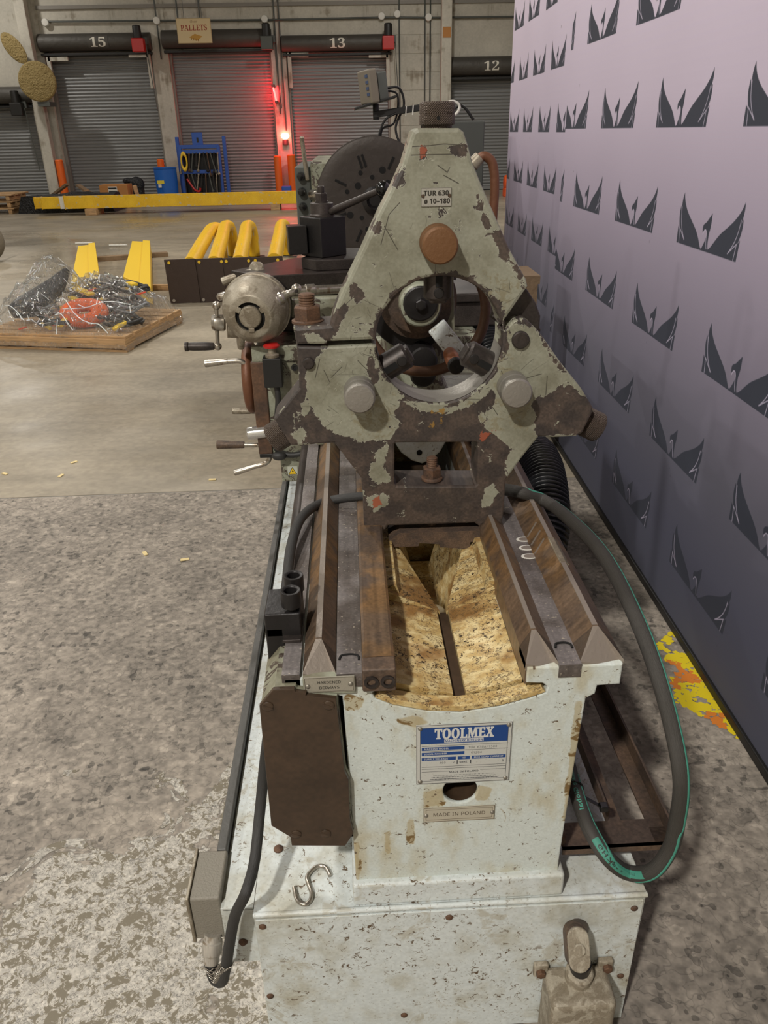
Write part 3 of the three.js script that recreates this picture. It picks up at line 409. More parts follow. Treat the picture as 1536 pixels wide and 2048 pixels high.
  const tm = canvasTex(1024, 840, (g, w, h) => {
    g.fillStyle = '#c6c7c2'; g.fillRect(0, 0, w, h); g.strokeStyle = '#3a3d42'; g.lineWidth = 6; g.strokeRect(6, 6, w - 12, h - 12); g.lineWidth = 5; g.strokeRect(44, 40, w - 88, h - 82);
    const B = '#1c4587'; g.fillStyle = B; g.fillRect(46, 42, w - 92, 222); g.fillStyle = '#d6d6d2'; g.textAlign = 'center';
    g.save(); g.translate(w / 2, 196); g.scale(1.05, 1.25); g.font = 'bold 150px serif'; g.strokeStyle = '#d6d6d2'; g.lineWidth = 8; g.fillText('TOOLMEX', 0, 0, 600); g.strokeText('TOOLMEX', 0, 0, 600); g.restore();
    g.fillRect(300, 206, 420, 46); g.fillStyle = B; g.font = 'bold 44px sans-serif'; g.fillText('MACHINERY DIVISION', 510, 246, 410);
    g.fillStyle = '#3a3d42'; for (const [x, y, ww] of [[60, 292, 930], [60, 366, 470], [530, 366, 460], [60, 700 - 110, 910], [60, 620, 920], [60, 660, 300], [700, 660, 280]]) g.fillRect(x, y, ww, 5);
    g.fillStyle = B; for (const [x, y, ww] of [[60, 312, 460], [60, 384, 460], [60, 456, 370], [450, 456, 130], [600, 456, 370]]) g.fillRect(x, y, ww, 44);
    g.fillStyle = '#c6c7c2'; g.font = 'bold 32px sans-serif'; g.textAlign = 'left'; g.fillText('MACHINE MODEL', 84, 346); g.fillText('SERIAL NUMBER', 84, 418); g.fillText('SUPPLY VOLTAGE', 84, 490); g.fillText('HZ', 494, 490); g.fillText('FULL LOAD CURRENT', 624, 490, 330);
    g.fillStyle = '#44464a'; g.font = '40px monospace'; g.fillText('TUR 630A/1500', 560, 350); g.fillText('01204', 590, 424); g.fillText('460   V', 250, 552); g.font = 'bold 36px sans-serif'; g.fillText('60HZ', 470, 552); g.fillText('A', 930, 552); g.fillRect(440, 510, 12, 56); g.fillRect(584, 510, 12, 56);
    g.textAlign = 'center'; g.font = 'bold 38px sans-serif'; g.fillText('MADE IN POLAND', 520, 690); g.font = '24px sans-serif'; for (let i = 0; i < 3; i++) for (let x = 190 - i * 20; x < 850 + i * 22; x += 14) g.fillRect(x, 716 + i * 28, 5 + ((x * 7 + i * 3) % 7), 11 + ((x * 5) % 4));
    const r = rng(8); for (let i = 0; i < 500; i++) { g.fillStyle = 'rgba(90,84,66,0.16)'; g.fillRect(r() * w, r() * h, 2 + r() * 16, 2 + r() * 5); }
  });
  plate('rating_plate', 0.0745, 0.2215, 0.616, 0.736, ZF + 0.0005, tm, 'blue and silver maker plate reading TOOLMEX MACHINERY DIVISION', [[0.0805, 0.73], [0.2155, 0.73], [0.0805, 0.622], [0.2155, 0.622]]);
  const mp = canvasTex(512, 160, (g, w, h) => { g.fillStyle = '#b9b3a2'; g.fillRect(0, 0, w, h); g.strokeStyle = '#5a4d3c'; g.lineWidth = 4; g.strokeRect(3, 3, w - 6, h - 6); g.strokeRect(18, 24, w - 36, h - 48); g.fillStyle = '#4c4034'; g.font = '52px sans-serif'; g.textAlign = 'center'; g.fillText('MADE IN POLAND', w / 2, 98, 380); });
  plate('rating_plate', 0.0865, 0.202, 0.532, 0.563, ZF + 0.0005, mp, 'small plate reading MADE IN POLAND', [[0.0905, 0.547], [0.198, 0.548]]);
  // dark cover of the lead-screw bracket
  const cov = [[-.154,.798],[-.132,.826],[-.102,.826],[-.1,.821],[-.085,.818],[-.086,.813],[-.043,.805],[-.036,.662],[-.031,.646],[-.032,.56],[-.028,.529],[-.042,.502],[-.128,.509],[-.129,.529],[-.157,.556]];
  const bk = part(L, 'screw_bracket', [E(cov.map(([x, y]) => [x + 0.002, y]), -1.16, -0.888, { bevel: 0.003 })], M.greenPaint);
  const cv = part(bk, 'bracket_cover', E(cov, -0.888, -0.88, { bevel: 0.001 }), M.greasy, { label: 'dark brown oiled cover plate' });
  for (const [x, y] of [[-.142,.797],[-.054,.794],[-.119,.535],[-.072,.533]]) part(cv, 'slotted_screw', [lathe([[0.0085, 0], [0.0085, 0.001], [0.006, 0.0022], [0, 0.0024]], [x, y, -0.88], [0, 0, 1], 18), turned(bb(x - 0.008, x + 0.008, y - 0.0012, y + 0.0012, -0.8785, -0.8774), [x, y, -0.878], 0, 0, -0.5)], M.greasy);
  part(L, 'bracket_lug', [bb(-0.05, -0.02, 0.585, 0.605, -0.9, -0.93), bb(-0.04, -0.018, 0.5, 0.52, -0.9, -0.93)], M.hole);
  for (const [y, r] of [[0.73, 0.018], [0.65, 0.016], [0.57, 0.014]]) part(L, y > 0.7 ? 'lead_screw' : 'feed_shaft', rod([-0.14, y, -1.16], [-0.14, y, -4.7], r, r, 0, 16), M.darkSteel);
  // base cabinet and drip channel
  const cabShape = [[-0.205, 0], [-0.205, 0.349], [0.474, 0.349], [0.47, 0]];
  const cab = part(L, 'base_cabinet', [E(cabShape, -1.75, -0.879, { bevel: 0.003 }), bb(-0.14, 0.42, 0, 0.06, -1.7, -0.92)], M.paint);
  part(cab, 'front_panel', bb(-0.203, 0.469, 0.0, 0.338, -0.879, -0.875, 0.0015), M.paint);
  part(cab, 'top_lip', rod([-0.205, 0.347, -0.879], [0.474, 0.347, -0.879], 0.005, 0.005, 0, 10), M.paint);
  for (const [x, y] of [[-0.191, 0.323], [-0.194, 0.131], [0.454, 0.318], [0.452, 0.131], [0.13, 0.321], [0.05, 0.05]]) part(cab, 'panel_screw', lathe([[0.0065, 0], [0.0065, 0.0015], [0.004, 0.0035], [0, 0.004]], [x, y, -0.875], [0, 0, 1], 14), M.rust);
  part(cab, 'panel_screw', lathe([[0.009, 0], [0.009, 0.002], [0.005, 0.005], [0, 0.0055]], [-0.172, 0.3495, -1.01], [0, 1, 0], 14), M.rust);
  part(L, 'base_cabinet', [bb(-0.2, 0.47, 0.02, 0.5, -3.9, -5.7, 0.006)], M.paint);
  const ch = part(L, 'drip_channel', [bb(-0.262, -0.206, 0.345, 0.35, -0.892, -4.6), bb(-0.262, -0.258, 0.208, 0.345, -0.892, -4.6), bb(-0.258, -0.206, 0.208, 0.346, -0.892, -0.897)], M.paint);
  part(ch, 'panel_screw', [lathe([[0.008, 0], [0.008, 0.002], [0.004, 0.006], [0, 0.0065]], [-0.232, 0.262, -0.892], [0, 0, 1], 14)], M.rust);
  part(L, 'drip_channel', [bb(-0.2, -0.03, 0.36, 0.366, -1.75, -4.2)], M.paint);
  part(L, 'conduit_cover', bb(-0.283, -0.264, 0.33, 0.368, -1.0, -4.4, 0.004), mat('#4f4e4b', 0.5, 0, { bumpMap: T.noise, bump: 0.002, size: 0.3 }));
  const sb = part(L, 'switch_box', [bb(-0.316, -0.262, 0.262, 0.368, -0.9, -1.0, 0.005)], mat('#7d786d', 0.55, 0, { bumpMap: T.noise, bump: 0.0008, size: 0.03 }));
  part(sb, 'box_lid', bb(-0.321, -0.315, 0.258, 0.372, -0.897, -1.003, 0.002), M.dullAlu);
  part(sb, 'cable_gland', [lathe([[0, 0], [0.015, 0], [0.015, 0.012], [0.0175, 0.014], [0.0175, 0.034], [0.014, 0.04], [0.014, 0.05], [0.012, 0.054], [0, 0.054]], [-0.285, 0.275, -0.902], [-0.08, -0.75, 0.35], 20)], M.silver);
  // coolant filler casting low on the front panel
  const pz = -0.875, fill = part(L, 'coolant_filler', [bb(0.303, 0.419, 0, 0.176, pz, -0.797, 0.013), bb(0.285, 0.312, 0.158, 0.19, pz, pz + 0.012, 0.004), bb(0.402, 0.43, 0.16, 0.192, pz, pz + 0.012, 0.004)], M.fillerPaint);
  for (const [x, y] of [[0.297, 0.173], [0.418, 0.177]]) part(fill, 'hex_bolt', hex([x, y, pz + 0.012], [0, 0, 1], 0.009, 0.008), M.rust);
  const nk = [0.361, 0.186, -0.846]; part(fill, 'neck', [lathe([[0.024, -0.02], [0.024, 0.014], [0.021, 0.018], [0, 0.018]], nk, [0, 0.95, 0.12], 24)], M.fillerPaint); part(fill, 'neck_ring', [lathe([[0.0175, 0], [0.0175, 0.03], [0, 0.03]], [nk[0], nk[1] + 0.012, nk[2]], [0, 0.95, 0.12], 24)], M.blackOxide);
  const capE = (h) => Array.from({ length: 26 }, (_, i) => { const a = (i % 13) / 12 * Math.PI, t = i < 13 ? 1 : -1; return [t * Math.cos(a) * 0.0185, t * (h + Math.sin(a) * 0.0185)]; });
  const pc0 = [[.345,.289,-.826]][0], tilt = -0.62;
  part(fill, 'elbow_body', clean(ext(capE(0.019), -0.03, 0, { bevel: 0.004 }).rotateX(tilt).translate(...pc0)), M.castBrown); part(fill, 'elbow_cap', clean(ext(capE(0.018), 0, 0.006, { bevel: 0.002 }).rotateX(tilt).translate(...pc0)), M.fillerPaint, { label: 'pale oblong swivel cap' });
  part(fill, 'cap_boss', lathe([[0, 0.0055], [0.011, 0.0055], [0.011, 0.008], [0.009, 0.0095], [0, 0.0095]], pc0, [0, Math.sin(-tilt), Math.cos(tilt)], 20), M.fillerPaint); part(fill, 'pipe_stub', rod([0.36, 0.275, pz], [pc0[0], pc0[1] + 0.012, pc0[2] - 0.02], 0.018, 0.018, 0.002, 18), M.castBrown);
  // open angle-iron tray frame on the far side
  const tr = (p0, p1, w, h) => bar(p0, p1, w, h), ty = 0.405, fr = part(L, 'tray_frame', [bb(0.5, 0.53, ty, ty + 0.004, -0.93, -2.6), bb(0.527, 0.531, ty, ty + 0.035, -0.93, -2.6), bb(0.335, 0.53, ty, ty + 0.004, -0.93, -0.985), bb(0.335, 0.53, ty - 0.012, ty + 0.004, -0.93, -0.934), bb(0.43, 0.455, ty + 0.0, ty + 0.004, -0.985, -2.6), bb(0.428, 0.432, ty, ty + 0.03, -0.985, -2.6), bb(0.43, 0.53, ty, ty + 0.004, -1.55, -1.6)], mat(T.castBrown, 0.6, 0.2, { size: 0.3 }));
  part(fr, 'hex_bolt', hex([0.335, ty + 0.012, -0.95], [-0.3, 0.2, 1], 0.01, 0.014), M.rust);
  part(fr, 'frame_leg', [bb(0.5, 0.53, 0, ty, -2.56, -2.6), bb(0.5, 0.53, 0, ty, -1.6, -1.63)], M.castBrown);
  // headstock, far end
  const hs = part(L, 'headstock', [bb(-0.2, 0.46, 0.83, 1.4, -4.72, -5.7, 0.02)], M.greenPaint);
  part(hs, 'control_panel', bb(-0.29, -0.2, 0.95, 1.37, -4.75, -5.6, 0.01), M.greyBox);
  for (const [y, z] of [[1.32, -4.735], [1.24, -4.735], [1.16, -4.735]]) part(hs, 'knob', rod([-0.255, y, -4.75], [-0.255, y, -4.7], 0.024, 0.02, 0.004, 16), M.blackGloss);
  part(hs, 'gear_lever', [rod([-0.22, 1.3, -4.74], [-0.235, 1.52, -4.68], 0.012, 0.012, 0.003, 12)], M.dullAlu);
  part(hs, 'gear_lever', [rod([-0.2, 1.22, -4.74], [-0.1, 1.24, -4.62], 0.03, 0.03, 0.006, 16)], M.bright);
  // slotted faceplate
  const fp = lathe([[0, 0.09], [0.1, 0.09], [0.1, 0.06], [0.315, 0.06], [0.315, 0.05], [0.315, 0], [0.306, 0.0], [0.285, -0.006], [0.25, -0.006], [0, -0.006]].map(([r, h]) => [r, -h]), [0.15, 1.205, -4.5], [0, 0, 1], 72);
  const face = part(L, 'faceplate', fp, mat('#403a36', 0.42, 0.35, { bumpMap: T.noise, bump: 0.001, size: 0.3 }), { label: 'black slotted round faceplate' });
  const slots = []; for (let k = 0; k < 8; k++) { const a = k * Math.PI / 4 + 0.32; for (const s of k % 2 ? [0] : [-0.011, 0.011]) { const c = Math.cos(a), d = Math.sin(a); slots.push(bar([0.15 + c * 0.17 - d * s, 1.205 + d * 0.17 + c * s, -4.492], [0.15 + c * 0.235 - d * s, 1.205 + d * 0.235 + c * s, -4.492], 0.012, 0.008, 0, [0, 0, 1])); } }
  for (const s of slots) part(face, 'slot', s, M.hole);
  for (let k = 0; k < 16; k++) { const a = k * Math.PI / 8 + 0.1, r = k % 2 ? 0.155 : 0.115; part(face, 'bolt_hole', rod([0.15 + Math.cos(a) * r, 1.205 + Math.sin(a) * r, -4.5], [0.15 + Math.cos(a) * r, 1.205 + Math.sin(a) * r, -4.491], k % 3 ? 0.012 : 0.018, k % 3 ? 0.012 : 0.018, 0, 12), M.hole); }
  part(face, 'spindle_nose', lathe([[0.07, 0], [0.07, 0.03], [0.045, 0.045], [0.03, 0.02], [0, 0.02]], [0.15, 1.205, -4.495], [0, 0, 1], 28), M.blackOxide);
}

// ---------- steady rest ----------
const CX = 0.152, CY = 1.208, BR = 0.111;   // bore
{
  const S = thing('steady_rest', 'chipped grey-green steady rest with a round bore clamped across the lathe bed', 'steady rest', [0.15, 0.84, -1.37]), z1 = -1.33, z0 = -1.41;
  const x0 = -0.2, y0 = 0.82, W = 0.72, H = 0.76;
  const chips = [
    [[.163,1.513],[.184,1.518],[.193,1.506],[.192,1.495],[.177,1.504],[.168,1.501]], [[.116,1.512],[.127,1.518],[.125,1.499],[.119,1.494]], [[.086,1.488],[.097,1.493],[.095,1.475],[.082,1.464],[.077,1.457],[.072,1.452]], [[.05,1.411],[.059,1.401],[.056,1.387],[.042,1.383],[.036,1.388]], [[.018,1.347],[.026,1.341],[.019,1.328],[.009,1.325]],
    [[.007,1.319],[.013,1.305],[.023,1.3],[.026,1.288],[.017,1.281],[-.001,1.286],[-.006,1.299]], [[-.029,1.268],[-.012,1.281],[-.003,1.274],[-.018,1.243],[-.032,1.214],[-.045,1.231]], [[-.101,1.242],[-.036,1.241],[-.036,1.208],[-.098,1.209]], [[.238,1.388],[.249,1.394],[.263,1.379],[.266,1.359],[.262,1.343],[.274,1.339],[.288,1.33],[.301,1.308],[.297,1.293],[.285,1.3],[.275,1.326],[.255,1.343],[.245,1.367]],
    [[.216,1.422],[.225,1.417],[.234,1.402],[.233,1.38],[.226,1.393],[.218,1.407]], [[.206,1.452],[.216,1.446],[.22,1.426],[.21,1.428]], [[.141,1.496],[.152,1.486],[.157,1.478],[.149,1.483]], [[.133,1.503],[.143,1.499],[.138,1.495]],
    [[-.101,1.21],[-.046,1.209],[-.061,1.19],[-.074,1.181],[-.082,1.164],[-.085,1.138],[-.082,1.11],[-.074,1.088],[-.064,1.066],[-.051,1.054],[-.04,1.046],[-.02,1.038],[-.007,1.031],[.026,1.026],[.058,1.027],[.074,1.04],[.08,1.061],[.071,1.084],[.082,1.095],[.064,1.113],[.082,1.105],[.109,1.087],[.155,1.078],[.2,1.084],[.232,1.102],[.25,1.125],[.26,1.106],[.246,1.084],[.223,1.077],[.231,1.056],[.254,1.035],[.272,1.023],[.283,1.001],[.291,.829],[.005,.839],[.003,.952],[-.044,1.027],[-.122,1.022],[-.149,1.077],[-.123,1.106],[-.1,1.133]],
    [[.317,1.091],[.338,1.102],[.365,1.109],[.382,1.125],[.401,1.119],[.44,1.079],[.438,1.064],[.421,1.028],[.338,1.025],[.329,1.052],[.331,1.072]], [[.328,1.217],[.34,1.204],[.366,1.166],[.388,1.138],[.383,1.134],[.359,1.164],[.335,1.195]], [[.271,1.232],[.283,1.242],[.307,1.24],[.319,1.228],[.31,1.233],[.292,1.238],[.278,1.232]], [[.026,1.187],[.037,1.18],[.047,1.143],[.037,1.134],[.025,1.157]]];
  const isl = [[[-.084,1.231],[-.067,1.232],[-.046,1.214],[-.062,1.209],[-.08,1.215]], [[.04,1.008],[.055,1.025],[.061,1.017],[.049,.985],[.065,.946],[.057,.94],[.027,.949],[.019,.974],[.034,.984]], [[.276,1.033],[.309,1.043],[.325,1.033],[.309,1.016],[.288,1.016]], [[.296,1.008],[.31,1],[.301,.986],[.288,.99]], [[.241,.924],[.26,.934],[.267,.913],[.258,.887],[.237,.884]], [[-.118,1.053],[-.096,1.058],[-.091,1.046],[-.101,1.031],[-.117,1.037]], [[-.095,1.101],[-.083,1.11],[-.082,1.082],[-.091,1.077]], [[.019,.912],[.042,.922],[.065,.916],[.051,.891],[.024,.88]]];
  const mask = chipMask(0, 0, x0, y0, W, H, chips, isl), redm = chipMask(0, 0, x0, y0, W, H, [[[.116,1.514],[.127,1.518],[.125,1.501],[.117,1.498]], [[.026,.912],[.038,.915],[.045,.892],[.033,.888]], [[.226,1.033],[.257,1.045],[.253,1.036],[.232,1.018]]]), yel = chipMask(0, 0, x0, y0, W, H, [[[.118,1.083],[.164,1.087],[.166,1.077],[.159,1.054],[.129,1.054],[.12,1.067]]], [[[.125,1.077],[.155,1.08],[.153,1.061],[.133,1.059]]]), dirt = chipMask(0, 0, x0, y0, W, H, [[[.219,1.328],[.288,1.31],[.281,1.276],[.257,1.243],[.22,1.295]], [[.257,1.235],[.284,1.225],[.284,1.135],[.264,1.099],[.248,1.137]], [[.191,1.101],[.319,1.097],[.322,1.039],[.248,1.042]], [[-.009,1.089],[.073,1.124],[.072,1.038],[.007,1.031]]]);
  const N = 1536, r = rng(77), sc = document.createElement('canvas'); sc.width = sc.height = N; const sg = sc.getContext('2d'); sg.fillStyle = '#000'; sg.fillRect(0, 0, N, N); sg.strokeStyle = '#fff';
  const gx = (x) => (x - x0) / W * N, gy = (y) => N - (y - y0) / H * N;
  for (let i = 0; i < 190; i++) { sg.lineWidth = 0.6 + r() * r() * 2.4; sg.globalAlpha = 0.25 + r() * 0.75; const dense = i % 3, x = dense ? (r() > 0.4 ? -0.08 + r() * 0.16 : 0.22 + r() * 0.14) : -0.06 + r() * 0.42, y = dense ? 1.06 + r() * 0.24 : 1.0 + r() * 0.5, l = 0.006 + r() * r() * 0.05, a = r() * 6.283; sg.beginPath(); sg.moveTo(gx(x), gy(y)); sg.quadraticCurveTo(gx(x + Math.cos(a) * l * 0.5 + (r() - 0.5) * 0.006), gy(y + Math.sin(a) * l * 0.5), gx(x + Math.cos(a) * l), gy(y + Math.sin(a) * l)); sg.stroke(); }
  sg.globalAlpha = 1; sg.lineWidth = 2.6; for (const l of [[[.105,1.517],[.133,1.518],[.156,1.52],[.188,1.517]], [[.103,1.505],[.135,1.505],[.169,1.505]], [[.145,1.49],[.161,1.479],[.165,1.486]], [[.155,1.475],[.18,1.462]], [[.085,1.436],[.067,1.418],[.053,1.372]], [[.059,1.401],[.081,1.363]], [[-.058,1.184],[-.068,1.15]], [[-.052,1.164],[-.042,1.141]], [[-.04,1.15],[-.02,1.169]], [[.08,.905],[.07,.895]], [[.263,1.153],[.267,1.145],[.283,1.146]], [[.307,1.137],[.337,1.145]], [[.347,1.141],[.347,1.105]], [[.241,1.1],[.261,1.07]]]) { sg.beginPath(); l.forEach(([x, y], i) => (i ? sg.lineTo(gx(x), gy(y)) : sg.moveTo(gx(x), gy(y)))); sg.stroke(); }
  const sd = sg.getImageData(0, 0, N, N).data;
  const face = tex(N, N, (u, v, px, py) => {
    const X = x0 + u * W, Y = y0 + v * H, fine = fbm(u, v, 220, 220, 2, 401), mid = fbm(u, v, 22, 22, 4, 405), big = fbm(u, v, 5, 5, 4, 409), ch = fbm(u, v, 60, 60, 4, 413), rim = Math.hypot(X - CX, Y - CY) - BR;
    let c = mix([141, 141, 125], [115, 113, 96], sm(0.35, 0.75, big * 0.5 + mid * 0.5)).map((k) => k + (fine - 0.5) * 18);
    const dm = dirt(u, v); if (dm > 0.2) c = mix(c, [112, 100, 70], sm(0.2, 0.6, dm) * sm(0.48, 0.6, flake(u, v, 60, 430)) * 0.4);
    const fk = flake(u, v, 34, 420), m = mask(u, v) + (fk - 0.5) * 2.1 + (mid - 0.5) * 0.4, bare = sm(0.5, 0.53, m) + (rim < 0.003 + (fk - 0.45) * 0.05 ? 1 : 0);
    const steel = mix([77, 66, 59], [58, 51, 48], sm(0.35, 0.65, mid)).map((k) => k * (0.8 + fine * 0.4));
    if (bare < 0.5 && m > 0.45) c = mix(c, [184, 184, 168], 0.55);
    c = mix(c, steel, clamp(bare)); c = mix(c, [150, 78, 54], sm(0.5, 0.6, redm(u, v) + (fk - 0.5) * 2.2) * sm(0.05, 0.2, redm(u, v)) * 0.9); c = mix(c, [140, 106, 48], sm(0.5, 0.6, yel(u, v) + (fk - 0.5) * 2.4) * sm(0.05, 0.2, yel(u, v)) * 0.9);
    const s = sd[((N - 1 - py) * N + px) * 4] / 255; return mix(c, [58, 54, 46], s * 0.85);
  });
  const fm = mat('#ffffff', 0.5); fm.map = face; fm.bumpMap = asData(face); fm.bumpScale = 0.0012;
  const body = (parent, name, shape, za, zb2, opt, label) => {   // front and back wear the chipped paint map, the edges the edge paint
    const g = ext(shape, za, zb2, opt), gr = g.groups, ng = g.toNonIndexed ? (g.index ? g.toNonIndexed() : g) : g; const p = ng.attributes.position, nr = ng.attributes.normal, uv = ng.attributes.uv; const pos = [[], []], nn = [[], []], uu = [[], []];
    for (let i = 0; i < p.count; i += 3) { const k = Math.abs(nr.getZ(i)) + Math.abs(nr.getZ(i + 1)) + Math.abs(nr.getZ(i + 2)) > 0.9 ? 0 : 1; for (let j = i; j < i + 3; j++) { pos[k].push(p.getX(j), p.getY(j), p.getZ(j)); nn[k].push(nr.getX(j), nr.getY(j), nr.getZ(j)); if (k) { const q = 0.004 + (zb2 - p.getZ(j)) * 0.22; uu[k].push((p.getX(j) - nr.getX(j) * q - x0) / W, (p.getY(j) - nr.getY(j) * q - y0) / H); } else uu[k].push((p.getX(j) - x0) / W, (p.getY(j) - y0) / H); } }
    const o = new THREE.BufferGeometry(), a = pos[0].length / 3, b = pos[1].length / 3; o.setAttribute('position', new THREE.Float32BufferAttribute(pos[0].concat(pos[1]), 3)); o.setAttribute('normal', new THREE.Float32BufferAttribute(nn[0].concat(nn[1]), 3)); o.setAttribute('uv', new THREE.Float32BufferAttribute(uu[0].concat(uu[1]), 2)); o.addGroup(0, a, 0); o.addGroup(a, b, 1);
    const at = parent.at0; o.translate(-at[0], -at[1], -at[2]); const mesh = new THREE.Mesh(o, [fm, fm]); mesh.name = name; mesh.castShadow = mesh.receiveShadow = true; mesh.at0 = at; if (label) mesh.userData.label = label; parent.add(mesh); return mesh;
  };
  const arc = (a0, a1, n) => Array.from({ length: n + 1 }, (_, i) => { const a = (a0 + (a1 - a0) * i / n) * Math.PI / 180; return [CX + Math.cos(a) * BR, CY + Math.sin(a) * BR]; });
  const up = [...[[-.101,1.24],[-.097,1.21],[-.044,1.209],[-.043,1.214],[.032,1.215]], ...arc(178, 12, 40), ...[[.259,1.233],[.302,1.298],[.299,1.309],[.268,1.359],[.236,1.422],[.214,1.465],[.201,1.493],[.193,1.518],[.186,1.536],[.178,1.542],[.114,1.543],[.106,1.539],[.1,1.523],[.09,1.493],[.073,1.46],[.051,1.422],[.018,1.357],[-.011,1.304],[-.029,1.267],[-.037,1.243]]];
  const low = [...[[-.097,1.208],[-.097,1.154],[-.098,1.133],[-.123,1.104],[-.147,1.077],[-.12,1.024],[-.094,1.023],[-.067,1.025],[-.04,1.026],[.007,.953],[.01,.908],[.009,.842],[.05,.841],[.056,.85],[.226,.849],[.237,.84],[.258,.859],[.28,.842],[.282,.873],[.283,.939],[.311,.984],[.34,1.025],[.368,1.022],[.409,1.023],[.421,1.029],[.436,1.067],[.436,1.079],[.411,1.116],[.369,1.165],[.328,1.219],[.311,1.236],[.296,1.245],[.281,1.242],[.267,1.227]], ...arc(8, -178, 44), ...[[.034,1.207],[-.043,1.205]]];
  const top = body(S, 'top_arch', up, z0, z1, { bevel: 0.006 }, 'hinged upper arch, grey-green paint chipped to brown'), bot = body(S, 'lower_frame', low, z0, z1, { bevel: 0.004, holes: [[[.071,1.019],[.07,.939],[.073,.935],[.224,.929],[.227,.933],[.226,1.015],[.223,1.018],[.074,1.022]]] }, 'lower frame with a square window, mostly bare brown iron');
  part(top, 'hinge_lug', E([[.259,1.305],[.3,1.299],[.325,1.264],[.335,1.241],[.335,1.215],[.301,1.191],[.269,1.21]], -1.405, -1.36, { bevel: 0.004 }), M.darkSteel);
  part(bot, 'hinge_ear', E([[.273,1.202],[.279,1.227],[.306,1.243],[.331,1.229],[.349,1.205],[.329,1.17],[.283,1.162]], -1.43, -1.407, { bevel: 0.003 }), M.castBrown);
  part(bot, 'bore_lining', (() => { const g = new THREE.CylinderGeometry(BR - 0.0006, BR - 0.0006, 0.074, 64, 1, true, -Math.PI * 0.46, Math.PI * 0.92).rotateX(Math.PI / 2); g.translate(CX, CY, (z0 + z1) / 2); return g; })(), M.knobSteel, { label: 'bare machined bore' });
  // three screw caps, clamp knobs and jaws
  const tip = (p, dir, nm) => part(S, nm, lathe([[0.02, -0.01], [0.024, 0], [0.024, 0.003], [0.0285, 0.005], [0.0285, 0.018], [0.0275, 0.0195], [0.0285, 0.021], [0.0285, 0.034], [0.026, 0.037], [0, 0.037]], p, dir, 40), M.knurl, { label: 'knurled brown screw cap' });
  const cl = tip([[.148,1.543,-1.37]][0], [0, 1, 0], 'screw_cap'); part(cl, 'cap_hole', rod([CX - 0.005, 1.5565, -1.343], [CX - 0.005, 1.5565, -1.3408], 0.0028, 0.0028, 0, 12), M.hole);
  tip([[-.127,1.042,-1.37]][0], [-0.82, -0.5, 0], 'screw_cap'); tip([[.432,1.04,-1.37]][0], [0.82, -0.42, 0], 'screw_cap');
  for (const [i, x, y, rr, m] of [[0, 882, 492, 0.029, M.knobRust], [1, 719, 800, 0.027, M.knobSteel], [2, 1035, 789, 0.027, M.knobSteel]]) { const p = [[[.146,1.374,-1.278]][0], [[.009,1.125,-1.278]][0], [[.284,1.125,-1.278]][0]][i]; part(S, 'clamp_knob', lathe([[0, -0.002], [rr - 0.003, -0.002], [rr, -0.005], [rr, -0.026], [rr - 0.001, -0.027], [rr + 0.001, -0.03], [rr + 0.001, -0.054], [0, -0.054]], p, [0, 0, 1], 40), m, { label: i ? 'dull steel clamp knob' : 'rusty brown clamp knob' }); }
  for (const [a, len] of [[90, 0.045], [210, 0.05], [-30, 0.05]]) {
    const c = Math.cos(a * Math.PI / 180), d = Math.sin(a * Math.PI / 180), P = (rr, z) => [CX + c * rr, CY + d * rr, z], j = part(S, 'jaw', [rod(P(BR + 0.02, -1.372), P(BR - len, -1.372), 0.0245, 0.0245, 0.004, 28), bar(P(BR - len + 0.012, -1.372), P(BR - len - 0.006, -1.372), 0.03, 0.03, 0.004, [0, 0, 1])], M.darkSteel, { label: 'dark steel jaw' });
    part(j, 'jaw_pin', rod(P(BR - len + 0.014, -1.349), P(BR - len + 0.014, -1.3455), 0.009, 0.009, 0.001, 20), M.blackOxide); part(j, 'jaw_slot', bar(P(BR - len + 0.024, -1.3475), P(BR + 0.005, -1.3475), 0.012, 0.002, 0, [0, 0, 1]), M.hole);
  }
  // hinge pins and nuts
  for (const [p, rr] of [[[[-.078,1.178,-1.33]][0], 0.0105], [[[.294,1.208,-1.33]][0], 0.0155]]) part(S, 'pivot_pin', lathe([[0, 0.006], [0.002, 0.006], [rr - 0.002, 0.007], [rr, 0.005], [rr, -0.004]].map(([q, h]) => [q, h]), p, [0, 0, 1], 28), M.darkSteel);
  const nut = (x, y, z, R, h) => { const n = part(S, 'hex_nut', [hex([x, y + 0.004, z], [0, 1, 0], R, h), lathe([[R * 1.12, 0], [R * 1.12, 0.004], [R, 0.006], [0, 0.006]], [x, y, z], [0, 1, 0], 28)], M.rust); const thr = [[R * 0.56, 0]]; for (let i = 0; i < 5; i++) thr.push([R * 0.56, i * 0.0045 + 0.001], [R * 0.49, i * 0.0045 + 0.0026], [R * 0.56, i * 0.0045 + 0.004]); thr.push([R * 0.42, 0.024], [0, 0.024]); part(n, 'threaded_stud', lathe(thr, [x, y + h, z], [0, 1, 0], 24), M.rust); };
  nut(-0.077, 1.24, -1.372, 0.0255, 0.026); nut(0.144, 0.934, -1.36, 0.0185, 0.022);
